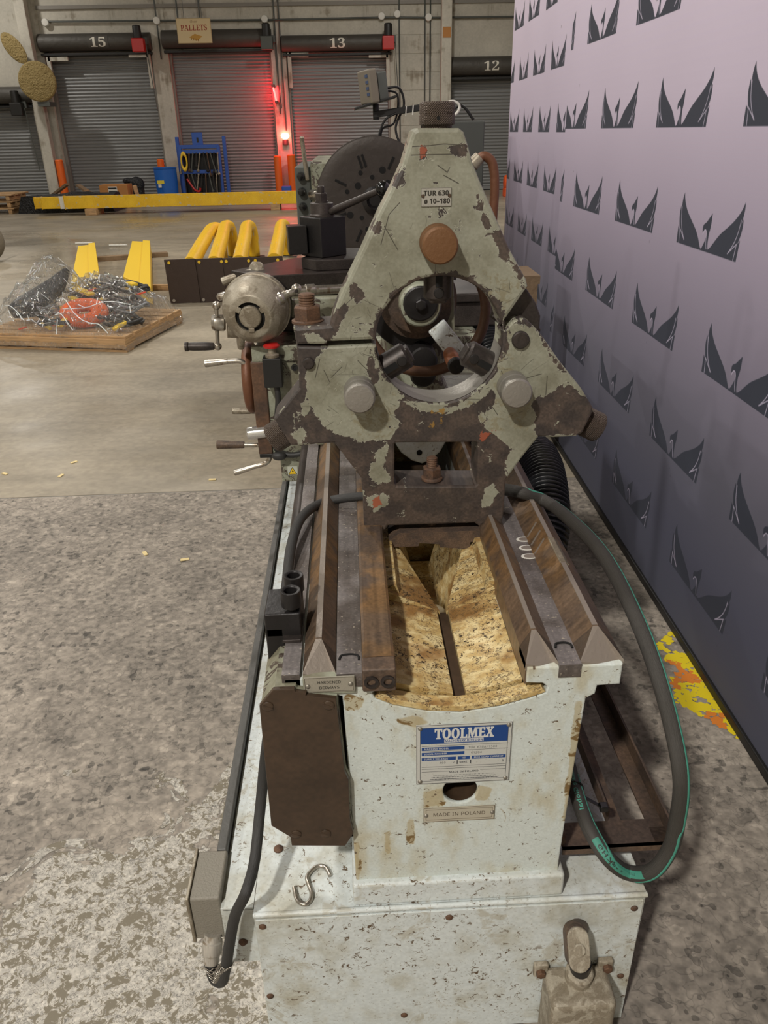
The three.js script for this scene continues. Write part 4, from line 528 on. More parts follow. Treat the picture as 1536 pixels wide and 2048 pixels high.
  // type plate
  const tp = canvasTex(512, 300, (g, w, h) => { g.fillStyle = '#a9a69d'; g.fillRect(0, 0, w, h); const q = rng(3); for (let i = 0; i < 300; i++) { g.fillStyle = q() > 0.4 ? 'rgba(80,74,64,0.2)' : 'rgba(210,206,196,0.3)'; g.fillRect(q() * w, q() * h, 3 + q() * 22, 2 + q() * 6); } g.strokeStyle = '#55514a'; g.lineWidth = 5; g.strokeRect(4, 4, w - 8, h - 8); g.fillStyle = '#35322c'; g.font = 'bold 112px sans-serif'; g.textAlign = 'center'; g.strokeStyle = '#35322c'; g.lineWidth = 5; for (const [t, x, y] of [['TUR 630', w / 2, 124], ['\u00f8 10\u2013180', w / 2 + 14, 252]]) { g.fillText(t, x, y, 440); g.strokeText(t, x, y, 440); } });
  const tm = mat('#ffffff', 0.4, 0.3); tm.map = tp; const [a, b] = [[.119,1.457],[.168,1.429]], pl = part(S, 'type_plate', quadUV(bb(a[0], b[0], b[1], a[1], -1.3305, -1.3285), a[0], b[1], b[0] - a[0], a[1] - b[1]), tm, { uv: false, label: 'metal plate reading TUR 630 10-180' });
  for (const x of [a[0] + 0.003, b[0] - 0.003]) part(pl, 'rivet', lathe([[0.003, 0], [0.002, 0.002], [0, 0.0025]], [x, (a[1] + b[1]) / 2 + 0.002, -1.3285], [0, 0, 1], 12), M.greasy);
  // clamp bar hanging between the rails
  part(S, 'clamp_bar', [prism([[.057,.821],[.079,.836],[.243,.835],[.246,.813],[.218,.81],[.216,.794],[.158,.801],[.156,.808],[.117,.812],[.115,.805],[.061,.805]], -1.325, -1.4), rod([0.144, 0.8, -1.36], [0.144, 0.94, -1.36], 0.01, 0.01, 0, 14)], mat(T.castBrown, 0.6, 0.1, { size: 0.13, bump: 0.002 }));
}

// ---------- tailstock ----------
{
  const A = [0.15, 1.2], t = thing('tailstock', 'pale green tailstock with a copper-rimmed handwheel seen through the steady rest', 'tailstock', [0.15, 0.84, -2.0]);
  const bodyG = [E([[0.04, 0.845], [0.26, 0.845], [0.26, 0.9], [0.215, 1.0], [0.23, 1.15], [0.22, 1.24], [0.15, 1.29], [0.08, 1.24], [0.07, 1.15], [0.085, 1.0], [0.04, 0.9]], -2.25, -1.8, { bevel: 0.012 })];
  part(t, 'body', bodyG, M.greenPaint); part(t, 'base', bb(-0.1, 0.36, 0.845, 0.9, -2.28, -1.78, 0.01), M.greenPaint);
  part(t, 'quill_housing', [lathe([[0.088, 0], [0.088, 0.05], [0.07, 0.058], [0.07, 0.075], [0, 0.075]], [A[0], A[1], -1.8], [0, 0, 1], 40)], M.castBrown);
  part(t, 'bolt_flange', [E(circ(A[0] - 0.01, A[1] - 0.02, 0.1, 40), -1.8, -1.775, { bevel: 0.003 })], M.blackOxide);
  const hw = part(t, 'handwheel', [(() => { const g = new THREE.TorusGeometry(0.131, 0.0115, 16, 72); g.scale(1, 1, 1.3); return clean(g.translate(0.16, 1.187, -1.675)); })()], M.rimBrown, { label: 'copper-brown handwheel rim' });
  part(hw, 'wheel_hub', [lathe([[0.046, 0], [0.046, 0.05], [0.042, 0.056], [0, 0.056]], [A[0], A[1], -1.735], [0, 0, 1], 36)], M.greenPaint);
  part(hw, 'hub_disc', [lathe([[0.037, 0], [0.037, 0.006], [0.034, 0.008], [0.012, 0.008], [0.012, 0.014], [0, 0.014]], [0.149, 1.206, -1.679], [0, 0, 1], 36), hex([0.149, 1.206, -1.667], [0, 0, 1], 0.0125, 0.01)], M.blackOxide);
  for (const a of [-52, 68]) { const c = Math.cos(a * Math.PI / 180), s = Math.sin(a * Math.PI / 180); part(hw, 'spoke', bar([0.16 + c * 0.04, 1.187 + s * 0.04, -1.69], [0.16 + c * 0.13, 1.187 + s * 0.13, -1.676], 0.044, 0.016, 0.004, [0, 0, 1]), M.paint, { label: 'pale green flat spoke' }); }
  part(hw, 'crank_handle', [lathe([[0.009, 0], [0.0145, 0.01], [0.0165, 0.04], [0.0165, 0.095], [0, 0.095]], [0.213, 1.098, -1.675], [0.02, -0.02, 1], 24)], M.gripCopper); part(hw, 'handle_cap', [lathe([[0.0175, 0], [0.0175, 0.01], [0.015, 0.013], [0.003, 0.013], [0, 0.012]], [0.215, 1.096, -1.58], [0.02, -0.02, 1], 24)], M.blackOxide);
  part(t, 'clamp_shaft', [rod([0.16, 1.07, -1.8], [0.16, 1.07, -1.71], 0.032, 0.032, 0.004, 28), rod([0.16, 1.035, -1.8], [0.16, 1.035, -1.72], 0.03, 0.03, 0.004, 28)], M.blackOxide);
  part(t, 'lock_lever', [bar([0.228, 1.09, -1.76], [0.215, 1.3, -1.74], 0.02, 0.012, 0.003, [0, 0, 1])], M.greenPaint);
  const shoe = part(t, 'clamp_shoe', E([[.09,.863],[.223,.858],[.206,.826],[.184,.807],[.162,.797],[.137,.806],[.11,.828]], -1.84, -1.76, { bevel: 0.004 }), M.paint, { label: 'pale rounded clamp shoe' }); part(shoe, 'shoe_hole', rod([[.155,.828,-1.76]][0], [[.155,.828,-1.758]][0], 0.007, 0.007, 0, 14), M.hole);
}

// ---------- carriage ----------
{
  const c = thing('lathe_carriage', 'lathe carriage with domed gear housing, cross-slide cranks and control levers', 'carriage', [0, 0.84, -2.8]);
  part(c, 'saddle', [bb(-0.2, 0.42, 0.845, 0.935, -2.5, -3.25, 0.012)], M.greenPaint);
  part(c, 'chip_wing', bb(0.4, 0.66, 0.915, 0.934, -2.7, -3.12, 0.004), M.greenPaint);
  part(c, 'cross_slide', [bb(-0.24, 0.5, 0.935, 1.02, -2.62, -2.98, 0.008), bb(-0.2, 0.44, 1.02, 1.05, -2.6, -3.0, 0.006)], M.darkSteel);
  part(c, 'cross_slide_skirt', [bb(-0.2, 0.2, 0.99, 1.06, -2.56, -2.6, 0.01)], M.greenPaint);
  const cp = [[-.398,-2.695],[-.276,-2.565],[-.089,-2.806],[-.195,-2.957]].map(([x, z]) => [x, -z]), far = [[0.12, 2.78], [0.16, 2.95]];
  part(c, 'compound_slide', [E([cp[0], cp[1], [0.06, 2.62], [0.12, 2.95], cp[3]], 1.07, 1.13, { bevel: 0.003 }).rotateX(-Math.PI / 2)], mat(T.darkSteel, 0.32, 0.5, { size: 0.3}));
  part(c, 'compound_slide', [E([[-0.16, 2.7], [-0.11, 2.63], [0.08, 2.66], [0.1, 2.9], [-0.1, 2.92]], 1.13, 1.165, { bevel: 0.003 }).rotateX(-Math.PI / 2)], M.darkSteel);
  // apron
  const ap = part(c, 'apron', [bb(-0.315, -0.125, 0.55, 0.93, -2.46, -3.15, 0.012)], M.greenPaint);
  part(ap, 'apron_edge', bb(-0.332, -0.285, 0.56, 0.88, -2.452, -2.475, 0.004), mat(T.rust, 0.5, 0.1, { size: 0.4 }));
  part(ap, 'apron_edge', bb(-0.325, -0.15, 0.88, 0.932, -2.45, -2.47, 0.004), M.greenPaint);
  for (const [x, y] of [[-0.19, 0.86], [-0.172, 0.78]]) part(ap, 'socket_screw', lathe([[0.011, 0], [0.011, 0.006], [0.006, 0.006], [0.006, 0.001], [0, 0.001]], [x, y, -2.45], [0, 0, 1], 16), M.black);
  const eb = part(c, 'electric_box', bb(-0.262, -0.115, 0.452, 0.548, -2.46, -2.62, 0.005), M.greenPaint);
  const wt = canvasTex(128, 128, (g, w, h) => { g.fillStyle = '#b9bcae'; g.fillRect(0, 0, w, h); g.fillStyle = '#191919'; g.beginPath(); g.moveTo(64, 8); g.lineTo(122, 116); g.lineTo(6, 116); g.fill(); g.fillStyle = '#e8c020'; g.beginPath(); g.moveTo(64, 24); g.lineTo(110, 108); g.lineTo(18, 108); g.fill(); g.fillStyle = '#191919'; g.beginPath(); g.moveTo(70, 42); g.lineTo(52, 74); g.lineTo(66, 72); g.lineTo(58, 100); g.lineTo(80, 64); g.lineTo(66, 66); g.fill(); });
  const wm = mat('#ffffff', 0.5); wm.map = wt; part(eb, 'warning_label', quadUV(bb(-0.24, -0.206, 0.476, 0.51, -2.4595, -2.4585), -0.24, 0.476, 0.034, 0.034), wm, { uv: false, label: 'yellow high-voltage triangle' });
  part(c, 'apron_tray', bb(-0.33, -0.12, 0.548, 0.562, -2.45, -2.7, 0.003), M.black);
  // domed gear housing
  const D = [-0.3, 1.047, -2.43], dd = [-0.12, -0.1, 1];
  const dome = part(c, 'gear_housing', lathe([[0.105, -0.06], [0.108, -0.035], [0.108, -0.03], [0.104, -0.028], [0.104, -0.02], [0.1, 0.005], [0.088, 0.035], [0.068, 0.056], [0.062, 0.06], [0.046, 0.061], [0.046, 0.05], [0.034, 0.05], [0.034, 0.062], [0.031, 0.065], [0, 0.065]], D, dd, 56), M.dullAlu, { label: 'dull cast dome with slotted boss' });
  for (const a of [0.5, 2.6, 4.7]) part(dome, 'boss_web', bar([D[0] - 0.006 + Math.cos(a) * 0.034, D[1] - 0.005 + Math.sin(a) * 0.034, D[2] + 0.056], [D[0] - 0.006 + Math.cos(a) * 0.047, D[1] - 0.005 + Math.sin(a) * 0.047, D[2] + 0.056], 0.018, 0.01, 0.002, [0, 0, 1]), M.dullAlu);
  part(dome, 'boss_recess_shade', lathe([[0.034, 0.0503], [0.0458, 0.0503], [0.0458, 0.051], [0.034, 0.051]], D, dd, 40), M.hole); part(c, 'gear_drum', rod([D[0], D[1], -2.47], [D[0] + 0.03, D[1] - 0.01, -2.7], 0.1, 0.085, 0.006, 40), M.darkSteel);  // near-black ring paints shade into the boss recess
  const uj = part(c, 'universal_joint', [lathe([[0.02, 0], [0.024, 0.004], [0.024, 0.026], [0.02, 0.03], [0.02, 0.04], [0.013, 0.046], [0.011, 0.065], [0, 0.065]], [-0.245, 1.072, -2.41], [0.8, 0.42, -0.1], 24), rod([-0.2, 1.095, -2.415], [-0.165, 1.106, -2.43], 0.011, 0.011, 0, 16), ball([-0.165, 1.108, -2.432], 0.018, 1, 1, 0.8, 16)], M.bright);
  part(uj, 'drive_shaft', [rod([-0.16, 1.104, -2.435], [0.06, 1.096, -2.5], 0.0145, 0.0145, 0.002, 18), rod([-0.14, 1.104, -2.44], [-0.11, 1.103, -2.45], 0.018, 0.018, 0.002, 18)], M.bright); part(uj, 'joint_pin', rod([-0.165, 1.107, -2.44], [-0.165, 1.107, -2.412], 0.006, 0.006, 0.001, 12), M.darkSteel);
  // cross-slide crank (ball crank with grip)
  const ck = part(c, 'crank_wheel', [lathe([[0.062, 0], [0.066, 0.004], [0.066, 0.014], [0.062, 0.018], [0.03, 0.02], [0.03, 0.05], [0, 0.05]], [-0.345, 0.985, -2.47], [-0.97, 0.1, 0.2], 40)], M.dullAlu);
  part(ck, 'crank_hub', [lathe([[0.02, 0], [0.026, 0.006], [0.026, 0.036], [0.02, 0.044], [0, 0.046]], [-0.396, 1.008, -2.455], [-0.98, 0.1, 0.15], 28)], M.bright); part(ck, 'crank_arm', [rod([-0.42, 1.055, -2.452], [-0.428, 0.94, -2.448], 0.0065, 0.0065, 0, 14), ball([-0.419, 1.063, -2.452], 0.0135), ball([-0.428, 0.936, -2.448], 0.0125)], M.bright); part(ck, 'crank_grip', [lathe([[0.006, 0], [0.0115, 0.004], [0.0135, 0.03], [0.0135, 0.07], [0.012, 0.082], [0.0145, 0.084], [0.0145, 0.094], [0, 0.096]], [-0.437, 0.937, -2.448], [-1, 0.02, 0.02], 20)], M.darkSteel);
  // handles beyond the dome
  part(c, 'spinner_handle', [lathe([[0.006, 0], [0.012, 0.01], [0.0145, 0.03], [0.012, 0.055], [0.005, 0.062], [0, 0.062]], [-0.375, 1.075, -2.58], [-1, -0.18, 0], 18)], M.bright); part(c, 'compound_crank', [lathe([[0.03, 0], [0.036, 0.006], [0.036, 0.03], [0.028, 0.036], [0, 0.036]], [-0.3, 1.115, -2.72], [-0.85, 0.15, 0.5], 28), tube([[-0.33, 1.12, -2.7], [-0.38, 1.11, -2.69], [-0.43, 1.095, -2.69]], 0.014, 20, 12)], M.dullAlu);
  // levers
  const grip = (p0, p1, r) => lathe([[r * 0.7, 0], [r * 0.78, 0.004], [r, V(p1).distanceTo(V(p0)) - 0.004], [r * 0.9, V(p1).distanceTo(V(p0))], [0, V(p1).distanceTo(V(p0))]], p0, V(p1).sub(V(p0)).toArray(), 20);
  const lever = (pts, g0, g1, r, m, lab) => { const l = part(c, 'control_lever', tube(pts, 0.0085, 40, 12), M.bright); part(l, 'lever_grip', grip(g0, g1, r), m, lab ? { label: lab } : {}); };
  lever([[-0.33, 0.775, -2.49], [-0.336, 0.8, -2.49], [-0.35, 0.86, -2.49], [-0.365, 0.874, -2.49], [-0.41, 0.876, -2.49]], [-0.408, 0.876, -2.49], [-0.484, 0.87, -2.49], 0.0125, M.bright);
  lever([[-0.3, 0.68, -2.54], [-0.36, 0.685, -2.54]], [-0.355, 0.685, -2.54], [-0.42, 0.69, -2.54], 0.0115, M.dullAlu);
  lever([[-0.28, 0.563, -2.53], [-0.4, 0.568, -2.53]], [-0.39, 0.568, -2.53], [-0.485, 0.572, -2.53], 0.0155, M.castBrown, 'brown handle grip');
  lever([[-0.302, 0.54, -2.5], [-0.305, 0.522, -2.5], [-0.318, 0.508, -2.5], [-0.345, 0.5, -2.5], [-0.37, 0.494, -2.5]], [-0.365, 0.495, -2.5], [-0.43, 0.476, -2.5], 0.0115, M.bright);
  part(c, 'apron_handwheel', [(() => { const g = new THREE.TorusGeometry(0.105, 0.018, 14, 56).rotateY(Math.PI / 2); return clean(g.translate(-0.35, 0.795, -2.58)); })(), rod([-0.31, 0.795, -2.58], [-0.37, 0.795, -2.58], 0.03, 0.026, 0.004, 20), bar([-0.35, 0.695, -2.58], [-0.35, 0.895, -2.58], 0.02, 0.014, 0.004, [1, 0, 0])], M.copper);
  part(c, 'push_knob', rod([-0.3, 0.64, -2.46], [-0.365, 0.634, -2.46], 0.0215, 0.0215, 0.004, 24), M.chrome);
  // emergency stop box and its cable
  const es = part(c, 'stop_box', bb(-0.286, -0.228, 0.81, 0.905, -2.448, -2.395, 0.003), M.black);
  part(es, 'stop_collar', lathe([[0.022, 0], [0.022, 0.008], [0.013, 0.012], [0.013, 0.028], [0, 0.028]], [-0.256, 0.905, -2.42], [0, 1, 0], 24), M.dullAlu); part(es, 'stop_button', lathe([[0.012, 0], [0.025, 0.004], [0.0265, 0.01], [0.02, 0.016], [0, 0.018]], [-0.256, 0.932, -2.42], [0, 1, 0], 28), M.red, { label: 'red mushroom stop button' });
  part(c, 'stop_cable', [tube([[-0.25, 0.815, -2.42], [-0.248, 0.77, -2.42], [-0.258, 0.7, -2.425], [-0.272, 0.62, -2.44], [-0.268, 0.575, -2.45], [-0.225, 0.56, -2.44], [-0.14, 0.575, -2.44]], 0.0095, 50, 10), ball([-0.262, 0.562, -2.43], 0.02, 1.3, 0.8, 0.8, 14)], M.rubber);
  part(c, 'gooseneck_pipe', [tube([[0.33, 1.1, -2.6], [0.37, 1.3, -2.6], [0.385, 1.42, -2.6]], 0.02, 24, 12)], M.darkSteel); part(c, 'gooseneck_pipe', tube([[.412,1.458,-2.6],[.427,1.465,-2.6],[.45,1.451,-2.6],[.461,1.418,-2.6],[.465,1.36,-2.6],[.463,1.293,-2.6],[.462,1.233,-2.6]], 0.0145, 40, 14), M.copper, { label: 'brown bent coolant pipe' }); part(c, 'pipe_sleeve', rod([[.391,1.44,-2.6]][0], [[.415,1.463,-2.6]][0], 0.021, 0.019, 0.002, 18), M.dullAlu);
}
{
  const t = thing('tool_post', 'black block tool post with a long ball-ended clamping lever', 'tool post', [-0.085, 1.165, -2.74]), q = [-0.085, 1.2, -2.74], a = 0.72;
  part(t, 'block', turned(bb(-0.14, -0.03, 1.165, 1.29, -2.795, -2.685, 0.004), q, 0, a, 0), M.blackOxide);
  part(t, 'tool_holder', [turned(bb(-0.205, -0.142, 1.175, 1.265, -2.775, -2.705, 0.003), q, 0, a * 0.2, 0)], M.blackOxide);
  part(t, 'clamp_boss', lathe([[0.042, 0], [0.042, 0.005], [0.038, 0.008], [0.038, 0.04], [0.035, 0.042], [0.022, 0.042], [0.022, 0.047], [0, 0.047]], [-0.085, 1.29, -2.74], [0, 1, 0], 36), M.darkSteel);
  part(t, 'hex_nut', [hex([-0.085, 1.337, -2.74], [0, 1, 0], 0.021, 0.025), rod([-0.085, 1.36, -2.74], [-0.085, 1.383, -2.74], 0.0115, 0.0115, 0.002, 16)], M.darkSteel);
  part(t, 'clamp_lever', rod([-0.055, 1.305, -2.72], [0.108, 1.374, -2.62], 0.0125, 0.0095, 0.001, 18), M.darkSteel); part(t, 'lever_ball', ball([0.114, 1.378, -2.616], 0.0225), M.blackGloss, { label: 'glossy black ball knob' });
}
// digital readout on its arm, and the switch cabinet behind the headstock
{
  const d = thing('readout_display', 'grimy digital readout box on a black arm above the headstock', 'display', [0.2, 1.4, -5.0]);
  part(d, 'display_case', [turned(bb(0.115, 0.165, 1.68, 1.85, -5.1, -4.86, 0.01), [0.14, 1.76, -5], 0, 0.24, 0.12)], mat('#6f675b', 0.6)); part(d, 'back_case', [turned(bb(0.17, 0.225, 1.69, 1.83, -5.08, -4.88, 0.008), [0.14, 1.76, -5], 0, 0.24, 0.12)], M.greyBox);
  for (let i = 0; i < 4; i++) part(d, 'key_row', turned(bb(0.112, 0.117, 1.72 + i * 0.03, 1.735 + i * 0.03, -4.93, -4.88), [0.14, 1.76, -5], 0, 0.24, 0.12), mat('#33476a', 0.5));
  part(d, 'tray', bar([0.06, 1.655, -5], [0.3, 1.715, -5], 0.22, 0.012, 0.003), M.black); part(d, 'arm', [bar([0.17, 1.625, -5], [0.47, 1.66, -5], 0.04, 0.035, 0.004), rod([0.185, 1.6, -5], [0.185, 1.68, -5], 0.018, 0.018, 0, 14), rod([0.47, 1.38, -5], [0.47, 1.68, -5], 0.025, 0.025, 0, 16)], M.black);
  part(d, 'cable', [tube([[0.25, 1.76, -5], [0.32, 1.76, -5.02], [0.35, 1.68, -5.03], [0.3, 1.55, -5.03], [0.36, 1.4, -5]], 0.007, 40, 8), tube([[0.24, 1.75, -5.02], [0.31, 1.73, -5.04], [0.29, 1.58, -5.03], [0.22, 1.55, -5.0], [0.21, 1.42, -5]], 0.006, 40, 8), tube([[0.3, 1.63, -4.98], [0.24, 1.6, -4.98], [0.2, 1.52, -4.98], [0.19, 1.4, -4.98]], 0.006, 30, 8)], M.black);
  part(d, 'cable_tie', [tube([[0.4, 1.67, -4.975], [0.395, 1.62, -4.975]], 0.004, 8, 6), tube([[0.36, 1.665, -4.975], [0.355, 1.615, -4.975]], 0.004, 8, 6)], M.white);
  part(d, 'cable', tube([[0.47, 1.66, -5], [0.57, 1.675, -5], [0.64, 1.685, -5], [0.67, 1.66, -5.0], [0.65, 1.62, -5], [0.57, 1.6, -5]], 0.008, 30, 8), M.white, { label: 'white cable loop' });
  const s = thing('switch_cabinet', 'dark grey upright switch cabinet behind the headstock', 'cabinet', [0.85, 0, -6.1]); part(s, 'cabinet_body', bb(0.7, 0.985, 0, 1.59, -6.0, -6.35, 0.01), M.greyBox); part(s, 'signal_knob', lathe([[0.03, 0], [0.03, 0.02], [0.018, 0.03], [0, 0.032]], [0.755, 1.59, -6.1], [0, 1, 0], 18), mat('#d5cdb8', 0.5)); part(s, 'signal_lamp', rod([0.74, 1.62, -6.12], [0.74, 1.66, -6.12], 0.022, 0.02, 0.004, 14), M.red);
  part(s, 'cable', tube([[0.76, 1.66, -6.1], [0.83, 1.69, -6.1], [0.92, 1.6, -6.1]], 0.01, 20, 8), M.black);
}
// ---------- loose things on and by the lathe ----------
{
  const b = thing('bed_stop', 'black carriage stop block with two socket-head screws on the bed edge', 'stop block', [-0.12, 0.78, -1.02]);
  part(b, 'block', [bb(-0.15, -0.0945, 0.842, 0.885, -0.985, -1.06, 0.003), bb(-0.15, -0.1215, 0.775, 0.86, -0.985, -1.06, 0.003)], M.blackOxide);
  part(b, 'clamp_strip', bb(-0.1235, -0.0955, 0.8405, 0.846, -0.972, -1.07, 0.001), M.darkSteel);
  for (const [x, z] of [[-0.108, -0.998], [-0.106, -1.042]]) part(b, 'socket_head_screw', lathe([[0, 0.008], [0.0075, 0.008], [0.0075, 0.023], [0.0085, 0.024], [0.0115, 0.024], [0.012, 0.022], [0.012, 0.001], [0.0105, 0], [0.006, 0], [0.006, -0.008], [0, -0.008]].reverse(), [x, 0.891, z], [0, 1, 0], 28).translate(-x, -0.885, -z).scale(1.3, 1.15, 1.3).translate(x, 0.885, z), M.blackOxide);
  single('s_hook', 'bent steel S-hook lying on the base cabinet', 'hook', tube([[-.075,.354,-.944],[-.081,.354,-.958],[-.09,.354,-.965],[-.1,.354,-.964],[-.109,.354,-.956],[-.116,.354,-.943],[-.112,.354,-.927],[-.107,.354,-.912],[-.108,.354,-.898],[-.115,.354,-.89],[-.124,.354,-.892],[-.132,.354,-.902],[-.138,.354,-.924]], 0.0038, 70, 10), M.bright, null, { uv: false });
  // left power cable up to the steady rest, with wire-mesh grip
  const pc = thing('power_cable', 'black power cable looping from the gland box up over the bed', 'cable', [-0.2, 0.2, -1.1]);
  part(pc, 'sheath', tube([[-0.29, 0.23, -0.88], [-0.291, 0.205, -0.874], [-0.283, 0.192, -0.868], [-0.272, 0.2, -0.862], [-0.262, 0.235, -0.858], ...[[-.254,.33,-.86],[-.23,.376,-.86],[-.207,.43,-.86]].slice(1), ...[[-.197,.445,-.9]], ...[[-.189,.494,-.96]], ...[[-.176,.579,-1],[-.158,.677,-1]], ...[[-.145,.757,-1.07]], ...[[-.132,.825,-1.15]], ...[[-.126,.86,-1.25]], ...[[-.11,.864,-1.36]], ...[[-.069,.85,-1.45],[-.027,.857,-1.45],[.019,.859,-1.45]], ...[[.088,.838,-1.47]]], 0.0095, 160, 12), M.rubber, { uv: false });
  const mesh = []; for (let k = 0; k < 6; k++) for (const s of [1, -1]) mesh.push(tube(Array.from({ length: 30 }, (_, i) => { const t = i / 29, a = s * t * 16 + k * Math.PI / 3, cx = -0.291 + t * 0.03 + Math.max(0, t - 0.75) * 0.02, cy = t < 0.3 ? 0.225 - t * 0.11 : 0.192 + (t - 0.3) * 0.09, cz = -0.878 + t * 0.02; return [cx + Math.cos(a) * 0.0118 * (t < 0.3 ? 1 : 0.9), cy + Math.sin(a) * 0.004, cz + Math.sin(a) * 0.0118]; }), 0.0009, 60, 4));
  part(pc, 'mesh_grip', mesh, M.bright, { uv: false, label: 'woven wire cable grip' });
  // coolant hose with a teal stripe
  const hs = thing('coolant_hose', 'thick black rubber hose with teal stripe hanging in a loop beside the bed', 'hose', [0.45, 0.4, -1.1]);
  const hp = [...[[.226,.87,-1.47],[.301,.856,-1.47]], ...[[.328,.879,-1.4],[.375,.86,-1.4]], ...[[.399,.874,-1.28]], ...[[.422,.871,-1.15]], ...[[.434,.842,-1.02]], ...[[.442,.799,-.92]], ...[[.454,.735,-.86]], ...[[.46,.675,-.82],[.467,.592,-.82]], ...[[.464,.527,-.82],[.443,.481,-.82]], ...[[.416,.454,-.84],[.377,.492,-.84]], ...[[.358,.51,-.88]], ...[[.355,.515,-.95]], ...[[.367,.496,-1.05],[.348,.558,-1.05]]];
  part(hs, 'hose_wall', tube(hp, 0.0125, 200, 16), M.hose, { uv: false });
  const cv = new THREE.CatmullRomCurve3(hp.map(V), false, 'centripetal'), stripe = [], toCam = new THREE.Vector3(), eye = V([-0.3, 1.9, -0.3]);
  const pts = Array.from({ length: 90 }, (_, i) => { const t = 0.06 + 0.86 * i / 89, p = cv.getPointAt(t), tn = cv.getTangentAt(t), out = new THREE.Vector3(0.5, 0, 0.25).add(p).sub(V([0.3, 0.75, -1.0])).projectOnPlane(tn).normalize(), front = eye.clone().sub(p).projectOnPlane(tn).normalize(); out.multiplyScalar(0.9).addScaledVector(front, t > 0.66 ? 0.75 : 0.35).normalize(); return p.addScaledVector(out, 0.0098).toArray(); });
  part(hs, 'stripe', tube(pts, 0.0036, 180, 8), M.teal, { uv: false, label: 'teal marking stripe' });
  const tie = cv.getPointAt(0.895), tt = cv.getTangentAt(0.895), ring = new THREE.TorusGeometry(0.0135, 0.002, 8, 28).applyQuaternion(new THREE.Quaternion().setFromUnitVectors(new THREE.Vector3(0, 0, 1), tt)).translate(tie.x, tie.y, tie.z);
  part(hs, 'cable_tie', [clean(ring), bar([tie.x + 0.008, tie.y - 0.004, tie.z + 0.012], [tie.x + 0.045, tie.y - 0.018, tie.z + 0.03], 0.006, 0.002), bb(tie.x + 0.036, tie.x + 0.05, tie.y - 0.022, tie.y - 0.01, tie.z + 0.022, tie.z + 0.036, 0.002)], M.blackGloss, { uv: false });
  const lt = canvasTex(1024, 64, (g, w, h) => { g.fillStyle = '#3a3733'; g.fillRect(0, 0, w, h); g.fillStyle = '#4f9c88'; g.font = 'bold 50px sans-serif'; g.textBaseline = 'middle'; g.fillText('MatchMate Global', 20, 32, 470); g.fillStyle = '#3f8574'; g.fillRect(620, 0, 404, 64); g.fillStyle = '#22302c'; g.font = 'bold 42px sans-serif'; g.fillText('GH781-6', 650, 34, 180); g.font = '34px sans-serif'; g.fillText('9.5 mm', 860, 34, 130); });
  const lp = [], ln = [], lu = [], li = []; for (let i = 0; i <= 40; i++) { const t = 0.95 - 0.21 * i / 40, p = cv.getPointAt(t), tn = cv.getTangentAt(t), f = V([0.1, 1.6, 0.2]).sub(p).projectOnPlane(tn).normalize(), s = tn.clone().cross(f); for (let k = -2; k <= 2; k++) { const a = k * 0.24, n = f.clone().multiplyScalar(Math.cos(a)).addScaledVector(s, Math.sin(a)); const q = p.clone().addScaledVector(n, 0.0128); lp.push(q.x, q.y, q.z); ln.push(n.x, n.y, n.z); lu.push(i / 40, 0.5 - k / 4.2); } if (i) for (let k = 0; k < 4; k++) { const b0 = (i - 1) * 5 + k, b1 = i * 5 + k; li.push(b0, b1, b0 + 1, b1, b1 + 1, b0 + 1); } }
  const lgG = new THREE.BufferGeometry(); lgG.setAttribute('position', new THREE.Float32BufferAttribute(lp, 3)); lgG.setAttribute('normal', new THREE.Float32BufferAttribute(ln, 3)); lgG.setAttribute('uv', new THREE.Float32BufferAttribute(lu, 2)); lgG.setIndex(li);
  const lm = mat('#ffffff', 0.6); lm.map = lt; part(hs, 'hose_print', lgG, lm, { uv: false, label: 'teal lettering printed along the hose' });
  // corrugated conduit
  const cpth = [[0.44, 0.95, -2.9], [0.47, 0.86, -2.6], ...[[.529,.659,-2.25]], ...[[.533,.666,-2.05]], ...[[.517,.64,-1.9]], ...[[.5,.591,-1.8]], ...[[.472,.519,-1.74]], [0.46, 0.44, -1.78], [0.44, 0.36, -1.95]];
  single('corrugated_conduit', 'thick ribbed black conduit arching down behind the bed', 'conduit', tube(cpth, 0.058, 900, 20, false, (t, i) => 0.057 + 0.0045 * (i % 8 < 4 ? 1 : -1) * (i % 4 === 0 ? 0.4 : 1)), M.corr, null, { uv: false });
  // metal offcuts and a coil of wire in the far tray
  const r = rng(12); for (let i = 0; i < 14; i++) { const x = 0.42 + r() * 0.2, z = -2.75 - r() * 0.3; single('metal_offcut', 'small dark metal offcut heaped on the carriage wing', 'offcut', turned(bb(x - 0.02, x + 0.02, 0.935, 0.96 + r() * 0.02, z - 0.015, z + 0.02, 0.004), [x, 0.935, z], r() * 0.2, r() * 3, r() * 0.3), i % 2 ? M.dullAlu : M.blackOxide, 'metal offcuts on the carriage'); }
  single('tin_lump', 'pale lump of swarf lying in the bed hopper', 'swarf', [ball([0.135, 0.622, -1.36], 0.036, 1.2, 0.6, 0.7, 14), ball([0.16, 0.612, -1.31], 0.02, 1, 0.6, 1, 12)], mat('#c9c2ae', 0.4));
  const wk = thing('work_table', 'wooden trestle bench end beyond the lathe by the backdrop', 'bench', [0.78, 0, -4.0]); part(wk, 'bench_top', bb(0.6, 0.92, 0.86, 0.9, -3.8, -4.1), M.woodDark); for (const [x, z] of [[0.88, -3.83], [0.64, -3.83], [0.88, -4.07], [0.64, -4.07]]) part(wk, 'leg', bb(x - 0.03, x + 0.03, 0, 0.86, z - 0.03, z + 0.03), M.woodDark);
}

